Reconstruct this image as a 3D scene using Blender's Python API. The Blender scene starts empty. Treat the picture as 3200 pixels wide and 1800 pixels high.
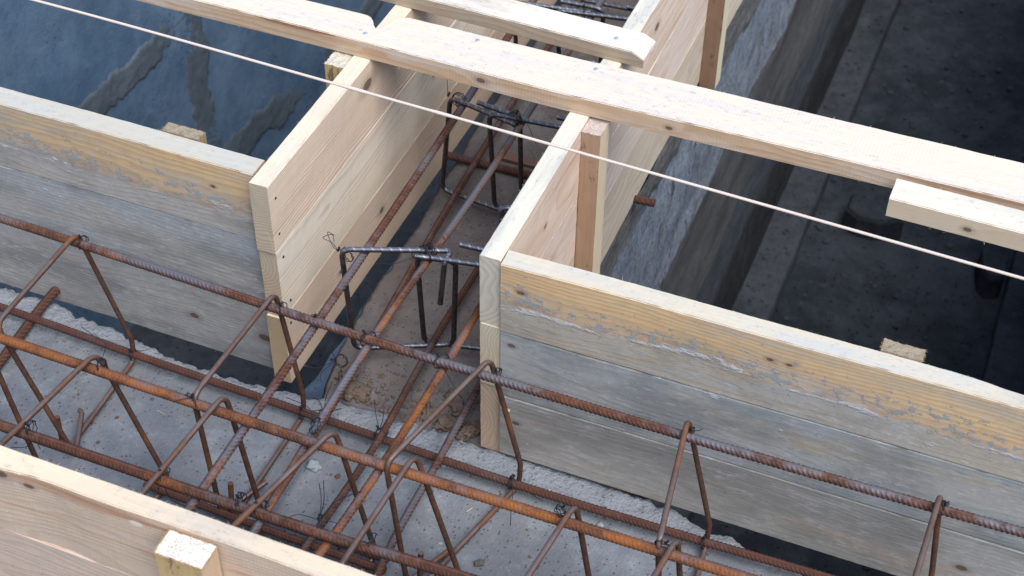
# Timber formwork and tied reinforcing bars over a foundation wall junction.
# World: X runs along the main beam (to the right), Y along the cross beam (away), Z up.
# z = 0 is the top edge of the formwork boards, units are metres.
import bpy, math, random
from mathutils import Vector, Matrix, noise, Euler
R = math.radians
sc = bpy.context.scene
col = sc.collection

# ------------------------------------------------------------------ basics
def tag(o, label=None, cat=None, group=None, kind=None):
    if label: o['label'] = label
    if cat: o['category'] = cat
    if group: o['group'] = group
    if kind: o['kind'] = kind
    return o

def empty(name, loc=(0, 0, 0), rz=0.0):
    o = bpy.data.objects.new(name, None)
    o.empty_display_size = 0.05
    o.location = loc
    o.rotation_euler = (0, 0, rz)
    col.objects.link(o)
    return o

def mesh_obj(name, verts, faces, mat, parent=None, loc=(0, 0, 0), rot=(0, 0, 0), smooth=True, attr=None):
    me = bpy.data.meshes.new(name)
    me.from_pydata([tuple(v) for v in verts], [], faces)
    if attr is not None:
        a = me.attributes.new('ridge', 'FLOAT', 'POINT')
        a.data.foreach_set('value', attr)
    me.validate()
    me.update()
    if smooth:
        me.polygons.foreach_set('use_smooth', [True] * len(me.polygons))
    me.materials.append(mat)
    o = bpy.data.objects.new(name, me)
    o.location = loc
    o.rotation_euler = rot
    col.objects.link(o)
    if parent is not None:
        o.parent = parent
    return o

class MB:
    """collects shapes for one mesh"""
    def __init__(s):
        s.v, s.f, s.a = [], [], []
    def add(s, v, f, a=None):
        n = len(s.v)
        s.v += [tuple(x) for x in v]
        s.f += [tuple(i + n for i in q) for q in f]
        s.a += (a if a is not None else [0.0] * len(v))
        return s
    def build(s, name, mat, parent=None, smooth=True, **k):
        return mesh_obj(name, s.v, s.f, mat, parent, smooth=smooth, attr=s.a, **k)

def nz(x, y=0.0, z=0.0):
    return noise.noise(Vector((x, y, z)))

# ------------------------------------------------------------------ node helper
class NT:
    def __init__(s, name):
        s.m = bpy.data.materials.new(name)
        s.m.use_nodes = True
        s.t = s.m.node_tree
        s.t.nodes.clear()
        s.out = s.t.nodes.new('ShaderNodeOutputMaterial')
        s.b = s.t.nodes.new('ShaderNodeBsdfPrincipled')
        s.t.links.new(s.b.outputs[0], s.out.inputs[0])
        s.tc = s.t.nodes.new('ShaderNodeTexCoord')
        s.P = s.tc.outputs['Object']
    def n(s, ty, **k):
        x = s.t.nodes.new(ty)
        for a, b in k.items():
            setattr(x, a, b)
        return x
    def link(s, a, b):
        s.t.links.new(a, b)
    def put(s, sock, v):
        if hasattr(v, 'is_output'):
            s.link(v, sock)
        elif isinstance(v, (tuple, list)) and len(v) == 3 and sock.type == 'RGBA':
            sock.default_value = (*v, 1)
        else:
            sock.default_value = v
    def m_(s, op, a, b=0.0, c=None, clamp=False):
        x = s.n('ShaderNodeMath', operation=op, use_clamp=clamp)
        s.put(x.inputs[0], a)
        s.put(x.inputs[1], b)
        if c is not None:
            s.put(x.inputs[2], c)
        return x.outputs[0]
    def vmul(s, v, sc_, off=(0, 0, 0)):
        x = s.n('ShaderNodeMapping')
        s.link(v, x.inputs[0])
        x.inputs['Scale'].default_value = sc_
        x.inputs['Location'].default_value = off
        return x.outputs[0]
    def vadd(s, a, b):
        x = s.n('ShaderNodeVectorMath', operation='ADD')
        s.put(x.inputs[0], a)
        s.put(x.inputs[1], b)
        return x.outputs[0]
    def noise(s, v, scale=1.0, detail=3.0, rough=0.55, color=False, dist=0.0):
        x = s.n('ShaderNodeTexNoise')
        s.link(v, x.inputs['Vector'])
        x.inputs['Scale'].default_value = scale
        x.inputs['Detail'].default_value = detail
        x.inputs['Roughness'].default_value = rough
        x.inputs['Distortion'].default_value = dist
        return x.outputs['Color' if color else 'Fac']
    def voro(s, v, scale=1.0, feature='F1', rnd=1.0):
        x = s.n('ShaderNodeTexVoronoi', feature=feature)
        s.link(v, x.inputs['Vector'])
        x.inputs['Scale'].default_value = scale
        x.inputs['Randomness'].default_value = rnd
        return x.outputs['Distance'], x.outputs['Color']
    def sstep(s, v, lo, hi, a=0.0, b=1.0):
        x = s.n('ShaderNodeMapRange', interpolation_type='SMOOTHSTEP')
        s.put(x.inputs['Value'], v)
        s.put(x.inputs['From Min'], lo)
        s.put(x.inputs['From Max'], hi)
        x.inputs['To Min'].default_value = a
        x.inputs['To Max'].default_value = b
        return x.outputs[0]
    def mix(s, f, a, b, blend='MIX'):
        x = s.n('ShaderNodeMix', data_type='RGBA', blend_type=blend)
        s.put(x.inputs[0], f)
        s.put(x.inputs[6], a)
        s.put(x.inputs[7], b)
        return x.outputs[2]
    def sep(s, v):
        x = s.n('ShaderNodeSeparateXYZ')
        s.link(v, x.inputs[0])
        return x.outputs
    def comb(s, x_, y_, z_):
        x = s.n('ShaderNodeCombineXYZ')
        s.put(x.inputs[0], x_); s.put(x.inputs[1], y_); s.put(x.inputs[2], z_)
        return x.outputs[0]
    def attr(s, name):
        x = s.n('ShaderNodeAttribute', attribute_name=name)
        return x.outputs['Fac']
    def normal(s):
        x = s.n('ShaderNodeNewGeometry')
        return s.sep(x.outputs['Normal'])
    def onormal(s):
        return s.sep(s.tc.outputs['Normal'])
    def finish(s, color, rough=0.8, bump=None, dist=0.001, strength=1.0, metal=0.0, spec=0.3):
        s.put(s.b.inputs['Base Color'], color)
        s.put(s.b.inputs['Roughness'], rough)
        s.put(s.b.inputs['Metallic'], metal)
        s.b.inputs['Specular IOR Level'].default_value = spec
        if bump is not None:
            x = s.n('ShaderNodeBump')
            x.inputs['Strength'].default_value = strength
            x.inputs['Distance'].default_value = dist
            s.link(bump, x.inputs['Height'])
            s.link(x.outputs[0], s.b.inputs['Normal'])
        return s.m

# ------------------------------------------------------------------ wood
def wood(name, light, dark, seed=0, pith=(0.05, -0.16), ring=0.007, warp=0.02, contrast=0.5,
         knots=(), stain=0.25, stain_col=(0.42, 0.43, 0.44), saw=0.0, weather=None, top_col=None,
         end_col=None, bump=0.0007, fibre=0.35, marks=(), streak=0.0, streak_col=(0.45, 0.22, 0.12)):
    """timber: X is the length of the piece; rings are shells round a pith line, so the
    faces show grain and the ends show rings. knots: (x, z, radius)"""
    t = NT(name)
    off = (seed * 1.37, seed * 0.71, seed * 2.13)
    P = t.P
    x, y, z = t.sep(P)[0:3]
    Ps = t.vadd(P, off)
    w1 = t.noise(t.vmul(Ps, (1.6, 7, 7)), 1.0, 2.0)
    w2 = t.noise(t.vmul(Ps, (9, 40, 40)), 1.0, 2.0)
    rad = t.m_('SQRT', t.m_('ADD', t.m_('POWER', t.m_('SUBTRACT', y, pith[0]), 2.0),
                            t.m_('POWER', t.m_('SUBTRACT', z, pith[1]), 2.0)))
    rad = t.m_('ADD', rad, t.m_('MULTIPLY', t.m_('SUBTRACT', w1, 0.5), warp * 3.2))
    rad = t.m_('ADD', rad, t.m_('MULTIPLY', t.m_('SUBTRACT', w2, 0.5), 0.004))
    kmask = None
    for (kx, kz, kr) in knots:
        dx = t.m_('DIVIDE', t.m_('SUBTRACT', x, kx), 1.7 * kr)
        dz = t.m_('DIVIDE', t.m_('SUBTRACT', z, kz), kr)
        d = t.m_('SQRT', t.m_('ADD', t.m_('MULTIPLY', dx, dx), t.m_('MULTIPLY', dz, dz)))
        d = t.m_('ADD', d, t.m_('MULTIPLY', t.m_('SUBTRACT', w2, 0.5), 0.7))
        rad = t.m_('ADD', rad, t.m_('MULTIPLY', t.m_('EXPONENT', t.m_('MULTIPLY', d, -0.55)), kr * 1.5))
        k = t.sstep(d, 0.75, 1.15, 1.0, 0.0)
        halo = t.sstep(d, 0.9, 2.6, 0.35, 0.0)
        k = t.m_('MAXIMUM', k, halo)
        kmask = k if kmask is None else t.m_('MAXIMUM', kmask, k)
    ph = t.m_('FRACT', t.m_('DIVIDE', rad, ring))
    late = t.sstep(ph, 0.25, 0.92)                       # slow darkening to the latewood line
    late = t.m_('MULTIPLY', late, t.sstep(ph, 0.93, 1.0, 1.0, 0.0))
    fib = t.noise(t.vmul(Ps, (26, 900, 900)), 1.0, 2.0)
    fib2 = t.noise(t.vmul(Ps, (7, 160, 160)), 1.0, 3.0)
    f = t.m_('ADD', t.m_('MULTIPLY', late, contrast),
             t.m_('ADD', t.m_('MULTIPLY', t.m_('SUBTRACT', fib, 0.5), fibre),
                  t.m_('MULTIPLY', t.m_('SUBTRACT', fib2, 0.5), fibre * 1.3)), clamp=True)
    c = t.mix(f, light, dark)
    big = t.noise(t.vmul(Ps, (2.2, 14, 14)), 1.0, 4.0, 0.6)
    c = t.mix(t.sstep(big, 0.45, 0.75, 0.0, 0.35), c, tuple(v * 0.8 for v in dark))
    if streak:
        sk = t.noise(t.vmul(t.vadd(Ps, (5, 3, 9)), (3.0, 30, 30)), 1.0, 3.0, 0.6)
        c = t.mix(t.sstep(sk, 0.56, 0.68, 0.0, streak), c, streak_col)
    if stain:
        st = t.noise(t.vmul(t.vadd(Ps, (11, 7, 3)), (5, 22, 22)), 1.0, 5.0, 0.65)
        c = t.mix(t.sstep(st, 0.5, 0.72, 0.0, stain), c, stain_col)
    dots = t.noise(t.vmul(t.vadd(Ps, (1, 2, 3)), (160, 420, 420)), 1.0, 2.0)
    dot_m = t.noise(t.vmul(Ps, (6, 20, 20)), 1.0, 2.0)
    dm = t.m_('MULTIPLY', t.sstep(dots, 0.66, 0.72), t.sstep(dot_m, 0.5, 0.65, 0.0, 0.7))
    c = t.mix(dm, c, tuple(v * 0.35 for v in dark))
    N = t.onormal()
    up = t.sstep(N[2], 0.6, 0.8)
    endm = t.sstep(t.m_('ABSOLUTE', N[0]), 0.6, 0.8)
    hgt = t.m_('ADD', t.m_('MULTIPLY', fib, 0.5), t.m_('MULTIPLY', late, 0.35))
    hgt = t.m_('ADD', hgt, t.m_('MULTIPLY', t.noise(Ps, 420, 2.0), 0.45))
    if saw:
        sw = t.n('ShaderNodeTexWave', wave_type='BANDS', bands_direction='X')
        t.link(t.vmul(t.vadd(Ps, t.vmul(Ps, (0, 0.25, 0.25))), (1, 1, 1)), sw.inputs[0])
        sw.inputs['Scale'].default_value = 52
        sw.inputs['Distortion'].default_value = 1.4
        sw.inputs['Detail'].default_value = 1
        fade = t.sstep(t.noise(t.vmul(Ps, (4, 9, 9)), 1.0), 0.4, 0.65)
        swf = t.m_('MULTIPLY', sw.outputs['Fac'], fade)
        hgt = t.m_('ADD', hgt, t.m_('MULTIPLY', swf, saw))
        c = t.mix(t.m_('MULTIPLY', swf, 0.10 * saw), c, tuple(v * 0.7 for v in dark))
    if weather:
        thr, slope, base, film = weather['thr'], weather.get('slope', 0), weather['base'], weather['film']
        fv = t.noise(t.vmul(t.vadd(Ps, (4, 4, 4)), (1.8, 10, 10)), 1.0, 4.0, 0.6)
        film2 = t.mix(t.sstep(fv, 0.38, 0.62), film, weather['film2'])
        pk = t.noise(t.vmul(t.vadd(Ps, (14, 4, 9)), (2.6, 16, 16)), 1.0, 4.0, 0.6)
        film2 = t.mix(t.sstep(pk, 0.52, 0.68, 0.0, 0.55), film2, weather.get('tint', (0.42, 0.33, 0.26)))
        film2 = t.mix(t.m_('MULTIPLY', t.m_('SUBTRACT', fib2, 0.35), 0.5, clamp=True), film2, tuple(v * 0.72 for v in film))
        fine = t.noise(t.vmul(Ps, (70, 150, 150)), 1.0, 4.0, 0.7)
        film2 = t.mix(t.sstep(fine, 0.52, 0.70, 0.0, 0.6), film2, tuple(min(1, v * 1.35) for v in film))
        lowf = t.noise(t.vmul(t.vadd(Ps, (9, 9, 2)), (3.2, 9, 9)), 1.0, 5.0, 0.65)
        film2 = t.mix(t.sstep(lowf, 0.38, 0.58, 0.75, 0.0), film2, tuple(v * 0.62 for v in weather['film2']))
        film2 = t.mix(t.sstep(t.noise(t.vmul(t.vadd(Ps, (1, 5, 2)), (20, 70, 70)), 1.0, 5.0, 0.75), 0.54, 0.66, 0.0, 0.5), film2, (0.50, 0.50, 0.51))
        bcol = t.mix(f, base, tuple(v * 0.62 for v in base))
        bcol = t.mix(t.sstep(big, 0.4, 0.65, 0.0, 0.6), bcol, weather.get('base2', tuple(v * 0.8 for v in base)))
        e1 = t.noise(t.vmul(t.vadd(Ps, (2, 9, 1)), (4.5, 16, 16)), 1.0, 5.0, 0.7)
        h = t.m_('ADD', z, t.m_('MULTIPLY', t.m_('SUBTRACT', e1, 0.5), weather.get('ragged', 0.07)))
        h = t.m_('ADD', h, t.m_('MULTIPLY', x, slope))
        gm = t.sstep(t.m_('ADD', h, t.m_('MULTIPLY', t.m_('SUBTRACT', fine, 0.5), 0.03)), thr - 0.014, thr + 0.008, 1.0, 0.0)
        sp = t.noise(t.vmul(Ps, (55, 85, 85)), 1.0, 4.0, 0.75)
        near = t.sstep(t.m_('ABSOLUTE', t.m_('SUBTRACT', h, thr + 0.012)), 0.0, 0.06, 0.14, 0.0)
        sm = t.m_('MULTIPLY', t.sstep(t.m_('ADD', sp, near), 0.66, 0.70), 0.9)
        rust = t.m_('MULTIPLY', t.sstep(h, thr + 0.022, thr + 0.0, 0.0, 0.8),
                    t.sstep(t.noise(t.vmul(Ps, (30, 60, 60)), 1.0, 3.0, 0.7), 0.42, 0.6))
        bcol = t.mix(rust, bcol, (0.42, 0.19, 0.08))
        veil = t.noise(t.vmul(t.vadd(Ps, (6, 2, 8)), (3.0, 20, 20)), 1.0, 5.0, 0.7)
        bcol = t.mix(t.sstep(veil, 0.44, 0.66, 0.0, 0.6), bcol, film2)
        bcol = t.mix(t.sstep(h, thr + 0.05, thr, 0.0, 0.35), bcol, film2)
        bcol = t.mix(sm, bcol, (0.33, 0.35, 0.36))
        c2 = t.mix(gm, bcol, film2)
        cn = t.noise(t.vmul(t.vadd(Ps, (8, 1, 5)), (7, 30, 30)), 1.0, 4.0, 0.7)
        cb = t.sstep(t.m_('ABSOLUTE', t.m_('SUBTRACT', h, thr - 0.006)), 0.0, 0.011, 1.0, 0.0)
        crust = t.m_('MULTIPLY', t.m_('MULTIPLY', cb, t.sstep(cn, 0.52, 0.60)), t.sstep(sp, 0.36, 0.52))
        c2 = t.mix(t.m_('MULTIPLY', crust, 0.85), c2, (0.60, 0.60, 0.62))
        blob = t.m_('MULTIPLY', t.sstep(t.noise(t.vmul(t.vadd(Ps, (3, 8, 5)), (22, 48, 48)), 1.0, 4.0, 0.75), 0.62, 0.68),
                    t.m_('MULTIPLY', gm, t.sstep(t.noise(t.vmul(Ps, (5, 12, 12)), 1.0), 0.5, 0.62)))
        c2 = t.mix(t.m_('MULTIPLY', blob, 0.7), c2, (0.58, 0.58, 0.60))
        side = t.m_('SUBTRACT', 1.0, t.m_('MAXIMUM', up, endm) if top_col else endm)
        c = t.mix(side, c, c2)
        grit = t.m_('MULTIPLY', gm, fine)
        hgt = t.m_('ADD', hgt, t.m_('ADD', t.m_('MULTIPLY', crust, 2.2),
                                    t.m_('ADD', t.m_('MULTIPLY', grit, 1.0),
                                         t.m_('MULTIPLY', t.m_('MAXIMUM', sm, blob), 1.2))))
    if kmask is not None:
        c = t.mix(t.m_('MULTIPLY', kmask, 0.85), c, (0.10, 0.055, 0.035))
    for (mx, mz, rx, rz_, mc, amt) in marks:
        dx = t.m_('DIVIDE', t.m_('SUBTRACT', x, mx), rx)
        dz = t.m_('DIVIDE', t.m_('SUBTRACT', t.m_('ADD', z, t.m_('MULTIPLY', t.m_('SUBTRACT', w1, 0.5), 0.02)), mz), rz_)
        q = t.m_('ADD', t.m_('ADD', t.m_('MULTIPLY', dx, dx), t.m_('MULTIPLY', dz, dz)), t.m_('MULTIPLY', t.m_('SUBTRACT', fib2, 0.5), 1.2))
        c = t.mix(t.sstep(q, 0.5, 1.1, amt, 0.0), c, mc)
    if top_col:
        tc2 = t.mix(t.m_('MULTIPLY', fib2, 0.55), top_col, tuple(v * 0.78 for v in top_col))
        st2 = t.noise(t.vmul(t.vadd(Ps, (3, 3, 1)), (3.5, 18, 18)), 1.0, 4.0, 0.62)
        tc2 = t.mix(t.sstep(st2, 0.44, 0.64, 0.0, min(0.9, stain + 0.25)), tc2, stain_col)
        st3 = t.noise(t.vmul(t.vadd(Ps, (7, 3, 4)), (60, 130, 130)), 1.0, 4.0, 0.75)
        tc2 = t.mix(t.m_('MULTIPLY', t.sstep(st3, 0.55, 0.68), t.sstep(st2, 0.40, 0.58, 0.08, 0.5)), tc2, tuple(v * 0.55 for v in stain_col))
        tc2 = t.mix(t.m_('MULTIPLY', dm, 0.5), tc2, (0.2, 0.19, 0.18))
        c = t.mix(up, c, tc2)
    if end_col:
        e = t.mix(t.m_('ADD', t.m_('MULTIPLY', late, 0.5), t.m_('MULTIPLY', t.noise(Ps, 260, 3.0), 0.4), clamp=True),
                  end_col, tuple(v * 0.7 for v in end_col))
        c = t.mix(endm, c, e)
    return t.finish(c, 0.85, hgt, bump, 0.8, spec=0.15)

# ------------------------------------------------------------------ plank geometry
def plank(name, parent, mat, loc, rot, L, ty, tz, seed=0, wob=0.0008, back=None, front=None, topf=None,
          endrag=0.0012, splinters=60, bow=0.0, chip=0.0012):
    """a sawn board: X 0..L, Y 0 (front) .. ty (back), Z 0 (top) .. -tz; edges a little rounded and worn.
    front/back/topf(x) move the front face, back face or top by that much"""
    rnd = random.Random(seed * 7 + 3)
    b = 0.0016
    nzs, nys = max(2, int(tz / 0.02)), max(2, int(ty / 0.012))
    ring = []
    for i in range(nzs + 1):
        ring.append((0.0, -tz + b + (tz - 2 * b) * i / nzs, 0))
    ring.append((b * 0.35, -b * 0.35, 1))
    for i in range(nys + 1):
        ring.append((b + (ty - 2 * b) * i / nys, 0.0, 0))
    ring.append((ty - b * 0.35, -b * 0.35, 1))
    for i in range(nzs + 1):
        ring.append((ty, -b - (tz - 2 * b) * i / nzs, 0))
    ring.append((ty - b * 0.35, -tz + b * 0.35, 1))
    for i in range(nys + 1):
        ring.append((ty - b - (ty - 2 * b) * i / nys, -tz, 0))
    ring.append((b * 0.35, -tz + b * 0.35, 1))
    ns = max(4, int(L / 0.008))
    V, F = [], []
    n = len(ring)
    for s in range(ns + 1):
        x = L * s / ns
        wy = wob * 1.6 * nz(x * 3.1, seed * 3.3) + bow * math.sin(math.pi * x / L)
        wz = wob * 1.6 * nz(x * 2.7, seed * 5.1, 4)
        for j, (y, z, e) in enumerate(ring):
            k = y / ty
            yy = y + wy + (1 - k) * (front(x) if front else 0) + k * (back(x) if back else 0)
            zz = z + wz + ((topf(x, k) if topf else 0) * (1 + z / tz))
            r = wob * 0.55 * nz(x * 55, (y + z) * 60 + seed, 7)
            if e:
                c = chip * (0.5 + max(0, nz(x * 34, seed + j, 2)) * 3.0 + max(0, nz(x * 190, seed + j, 5)) * 1.2)
                yy += c * (1 if y < ty / 2 else -1) * 0.6
                zz += c * (-1 if z > -tz / 2 else 1) * 0.6
            xx = x
            if s == 0 or s == ns:
                xx += (1 if s == 0 else -1) * abs(nz(y * 90 + seed, z * 60, 3)) * endrag
            V.append((xx, yy + (r if abs(y) < 1e-4 or abs(y - ty) < 1e-4 else 0), zz + (r if abs(z) < 1e-4 else 0)))
        if s:
            a, c_ = (s - 1) * n, s * n
            for j in range(n):
                F.append((a + j, a + (j + 1) % n, c_ + (j + 1) % n, c_ + j))
    # end caps as fans
    for s, flip in ((0, False), (ns, True)):
        base = s * n
        cx = [sum(V[base + j][k] for j in range(n)) / n for k in range(3)]
        ci = len(V)
        # inner ring copies so the cap shades flat
        dup = []
        for j in range(n):
            V.append(V[base + j]); dup.append(ci + j)
        V.append(tuple(cx)); cc = ci + n
        for j in range(n):
            q = (dup[j], dup[(j + 1) % n], cc)
            F.append(q if flip else q[::-1])
    # torn fibres standing off the sawn edges
    for _ in range(int(splinters * L)):
        x = rnd.uniform(0.01, L - 0.01)
        yb = 0.0 if rnd.random() < 0.6 else ty
        k = yb / ty
        y = yb + (1 - k) * (front(x) if front else 0) + k * (back(x) if back else 0)
        zt = -0.0012 if rnd.random() < 0.75 else -tz
        if topf and zt > -0.01: zt += topf(x, k)
        l = rnd.uniform(0.002, 0.007) * (2.0 if rnd.random() < 0.06 else 1)
        d = Vector((rnd.uniform(-1, 1), (-1 if yb == 0 else 1) * rnd.uniform(0.2, 1), rnd.uniform(-0.4, 0.8))).normalized() * l
        w = 0.00035
        p = Vector((x, y, zt))
        i0 = len(V)
        V += [tuple(p + Vector((w, 0, 0))), tuple(p - Vector((w, 0, 0))), tuple(p + d * 0.6 + Vector((0, 0, w))), tuple(p + d)]
        F += [(i0, i0 + 1, i0 + 2), (i0 + 1, i0 + 3, i0 + 2)]
    return mesh_obj(name, V, F, mat, parent, loc, rot, smooth=False)

# ------------------------------------------------------------------ tubes, bars
def catmull(pts, step):
    P = [Vector(p) for p in pts]
    if len(P) == 2:
        n = max(1, int((P[1] - P[0]).length / step))
        return [P[0].lerp(P[1], i / n) for i in range(n + 1)]
    P = [P[0] * 2 - P[1]] + P + [P[-1] * 2 - P[-2]]
    out = []
    for i in range(1, len(P) - 2):
        a, b, c, d = P[i - 1:i + 3]
        n = max(1, int((c - b).length / step))
        for k in range(n):
            t = k / n
            out.append(0.5 * ((2 * b) + (c - a) * t + (2 * a - 5 * b + 4 * c - d) * t * t + (3 * b - a - 3 * c + d) * t ** 3))
    out.append(P[-2])
    return out

def fillet(pts, r, seg=7):
    """polyline with rounded corners"""
    P = [Vector(p) for p in pts]
    out = [P[0]]
    for i in range(1, len(P) - 1):
        a, b, c = P[i - 1], P[i], P[i + 1]
        u, w = (a - b), (c - b)
        lu, lw = u.length, w.length
        u.normalize(); w.normalize()
        ang = u.angle(w)
        rr = min(r, 0.45 * min(lu, lw) * math.tan(ang / 2))
        tl = rr / math.tan(ang / 2)
        p0, p1 = b + u * tl, b + w * tl
        for k in range(seg + 1):
            t = k / seg
            out.append(p0 * (1 - t) ** 2 + b * 2 * t * (1 - t) + p1 * t * t)
    out.append(P[-1])
    return out

def resample(pts, step):
    out = [pts[0].copy()]
    acc = 0.0
    for a, b in zip(pts, pts[1:]):
        d = (b - a).length
        if d < 1e-9: continue
        s = step - acc
        while s <= d:
            out.append(a.lerp(b, s / d))
            s += step
        acc = (acc + d) % step
    out.append(pts[-1].copy())
    return out

def frames(pts):
    n = len(pts)
    T = [(pts[min(i + 1, n - 1)] - pts[max(i - 1, 0)]).normalized() for i in range(n)]
    ref = Vector((0, 0, 1)) if abs(T[0].z) < 0.9 else Vector((1, 0, 0))
    u = (ref - T[0] * ref.dot(T[0])).normalized()
    out = []
    for t in T:
        u = (u - t * u.dot(t)).normalized()
        out.append((t, u, t.cross(u)))
    return out

def sweep(mb, pts, r, sides=10, rf=None, cap=True, twist=0.0):
    fr = frames(pts)
    V, F, A = [], [], []
    s = 0.0
    for i, p in enumerate(pts):
        if i: s += (pts[i] - pts[i - 1]).length
        t, u, w = fr[i]
        for j in range(sides):
            th = 2 * math.pi * j / sides + twist
            rr, a = (rf(s, th, i) if rf else (r, 0.0))
            V.append(p + (u * math.cos(th) + w * math.sin(th)) * rr)
            A.append(a)
        if i:
            a0, b0 = (i - 1) * sides, i * sides
            for j in range(sides):
                F.append((a0 + j, a0 + (j + 1) % sides, b0 + (j + 1) % sides, b0 + j))
    if cap:
        for base, flip in ((0, True), ((len(pts) - 1) * sides, False)):
            ci = len(V)
            for j in range(sides):
                V.append(V[base + j].copy()); A.append(0.3)
            q = tuple(range(ci, ci + sides))
            F.append(q[::-1] if flip else q)
    mb.add(V, F, A)
    return mb

def rebar_rf(r0, h, pitch, seed, longrib=0.9):
    ph0 = seed * 0.37
    def rf(s, th, i):
        side = 1 if math.sin(th) >= 0 else -1
        sl = abs(math.sin(th))
        ph = (s / pitch + side * 0.95 * math.cos(th) + ph0 + (0.5 if side < 0 else 0))
        c = math.cos(2 * math.pi * ph)
        rib = max(0.0, (c - 0.3) / 0.7) ** 0.6 * min(1.0, max(0, sl - 0.16) * 1.6) ** 0.8
        lr = min(1.0, max(0.0, (abs(math.cos(th)) - 0.95) / 0.02)) * longrib * 0.8
        v = max(rib, lr)
        rough = 0.00012 * nz(s * 320, th * 2, seed)
        return r0 + h * v + rough, v
    return rf

def rebar(name, pts, r, mat, label, group=None, pitch=0.0075, seed=0, h=0.0010, parent=None, twist=0.35):
    p = resample(catmull(pts, 0.02), 0.0014)
    mb = MB()
    sweep(mb, p, r, 20, rebar_rf(r, h, pitch, seed), twist=twist)
    o = mb.build(name, mat, parent)
    if label: tag(o, label, 'rebar', group)
    return o

def smooth_rod_rf(r, seed):
    def rf(s, th, i):
        return r * (1 + 0.02 * nz(s * 60, th, seed)) + 0.0001 * nz(s * 500, th * 3, seed), 0.0
    return rf

def spiral_rf(r, seed):
    def rf(s, th, i):
        a = math.cos(th - s / 0.0026)
        v = max(0.0, (a - 0.72) / 0.28)
        return r + 0.00022 * v, v * (0.55 + 0.45 * nz(s * 90, seed))
    return rf

def wire_tie(name, c, axis, rx, label, across=None, rz=None, tails=(), turns=2, mat=None, knot=None, seed=0, group=None):
    """soft black wire: turns round a crossing (ellipse normal to `axis`), a twisted knot and free tails"""
    rnd = random.Random(seed)
    c = Vector(c); ax = Vector(axis).normalized()
    up = Vector((0, 0, 1))
    sd = (Vector(across) if across else ax.cross(up)).normalized()
    upv = ax.cross(sd).normalized()
    if upv.z < 0: upv = -upv
    rz = rz or rx
    mb = MB()
    for k in range(turns):
        pts = []
        tilt = rnd.uniform(-0.5, 0.5)
        for i in range(25):
            a = 2 * math.pi * i / 24 + 0.6
            pts.append(c + sd * math.cos(a) * rx + upv * math.sin(a) * rz
                       + ax * ((k - (turns - 1) / 2) * 0.003 + tilt * 0.006 * math.cos(a) + 0.002 * rnd.uniform(-1, 1)))
        sweep(mb, resample(pts, 0.0016), 0.0008, 5)
    kp = Vector(knot) if knot else c + upv * rz * 0.9 + sd * 0.003
    # twisted knot
    for s in (0, math.pi):
        pts = []
        d = (upv + sd * 0.4).normalized()
        e1 = d.cross(ax).normalized(); e2 = d.cross(e1)
        for i in range(22):
            a = i * 0.75 + s
            pts.append(kp + d * (i * 0.0006) + (e1 * math.cos(a) + e2 * math.sin(a)) * (0.0016 + 0.0006 * rnd.uniform(-1, 1)))
        sweep(mb, pts, 0.00075, 5)
    for tl in tails:
        P = [kp] + [kp + Vector(q) for q in tl]
        sweep(mb, catmull(P, 0.003), 0.00062, 5)
    o = mb.build(name, mat)
    tag(o, label, 'tie wire', group)
    return o

# ------------------------------------------------------------------ metal and wire materials
def rust_mat(name, seed, orange=0.5, steel=0.5, dark=0.0, red=0.0):
    t = NT(name)
    P = t.vadd(t.P, (seed * 3.1, seed * 1.7, seed))
    rib = t.attr('ridge')
    n1 = t.noise(P, 9, 4, 0.65)
    n2 = t.noise(P, 60, 4, 0.7)
    n3 = t.noise(P, 420, 3, 0.7)
    base = t.mix(t.sstep(n2, 0.35, 0.65), (0.062, 0.026, 0.016), (0.135, 0.047, 0.021))
    og = t.sstep(t.m_('ADD', t.m_('MULTIPLY', n1, 0.6), t.m_('MULTIPLY', n3, 0.4)), 0.62 - 0.24 * orange, 0.74 - 0.2 * orange)
    groove = t.sstep(rib, 0.0, 0.5, 1.0, 0.35)
    c = t.mix(t.m_('MULTIPLY', og, groove), base, (0.43, 0.145, 0.028))
    if red:
        c = t.mix(red, c, (0.095, 0.034, 0.024))
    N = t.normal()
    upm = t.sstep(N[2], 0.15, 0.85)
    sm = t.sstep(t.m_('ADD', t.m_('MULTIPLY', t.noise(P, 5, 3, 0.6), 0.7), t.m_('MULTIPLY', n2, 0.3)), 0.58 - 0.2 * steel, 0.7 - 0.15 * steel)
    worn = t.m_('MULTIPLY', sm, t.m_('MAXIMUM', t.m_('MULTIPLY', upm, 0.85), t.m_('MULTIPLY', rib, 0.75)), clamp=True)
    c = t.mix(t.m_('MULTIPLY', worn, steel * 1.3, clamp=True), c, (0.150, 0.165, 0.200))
    c = t.mix(t.sstep(rib, 0.35, 0.9, 0.0, 0.38), c, (0.17, 0.15, 0.16))
    c = t.mix(t.sstep(rib, 0.02, 0.35, 0.30, 0.0), c, (0.05, 0.022, 0.014))
    if dark:
        c = t.mix(dark, c, (0.035, 0.026, 0.024))
    h = t.m_('ADD', t.m_('MULTIPLY', n3, 0.6), t.m_('MULTIPLY', t.noise(P, 1200, 2), 0.4))
    return t.finish(c, t.sstep(worn, 0, 1, 0.8, 0.42), h, 0.0005, 0.8, t.m_('MULTIPLY', worn, 0.25), 0.3)

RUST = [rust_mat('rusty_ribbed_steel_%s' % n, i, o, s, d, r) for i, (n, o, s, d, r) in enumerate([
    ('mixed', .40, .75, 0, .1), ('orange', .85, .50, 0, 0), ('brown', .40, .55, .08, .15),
    ('red', .2, .25, .1, .55), ('bluish', .8, 1.0, 0, 0), ('dull', .35, .55, .3, .1)])]

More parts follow.
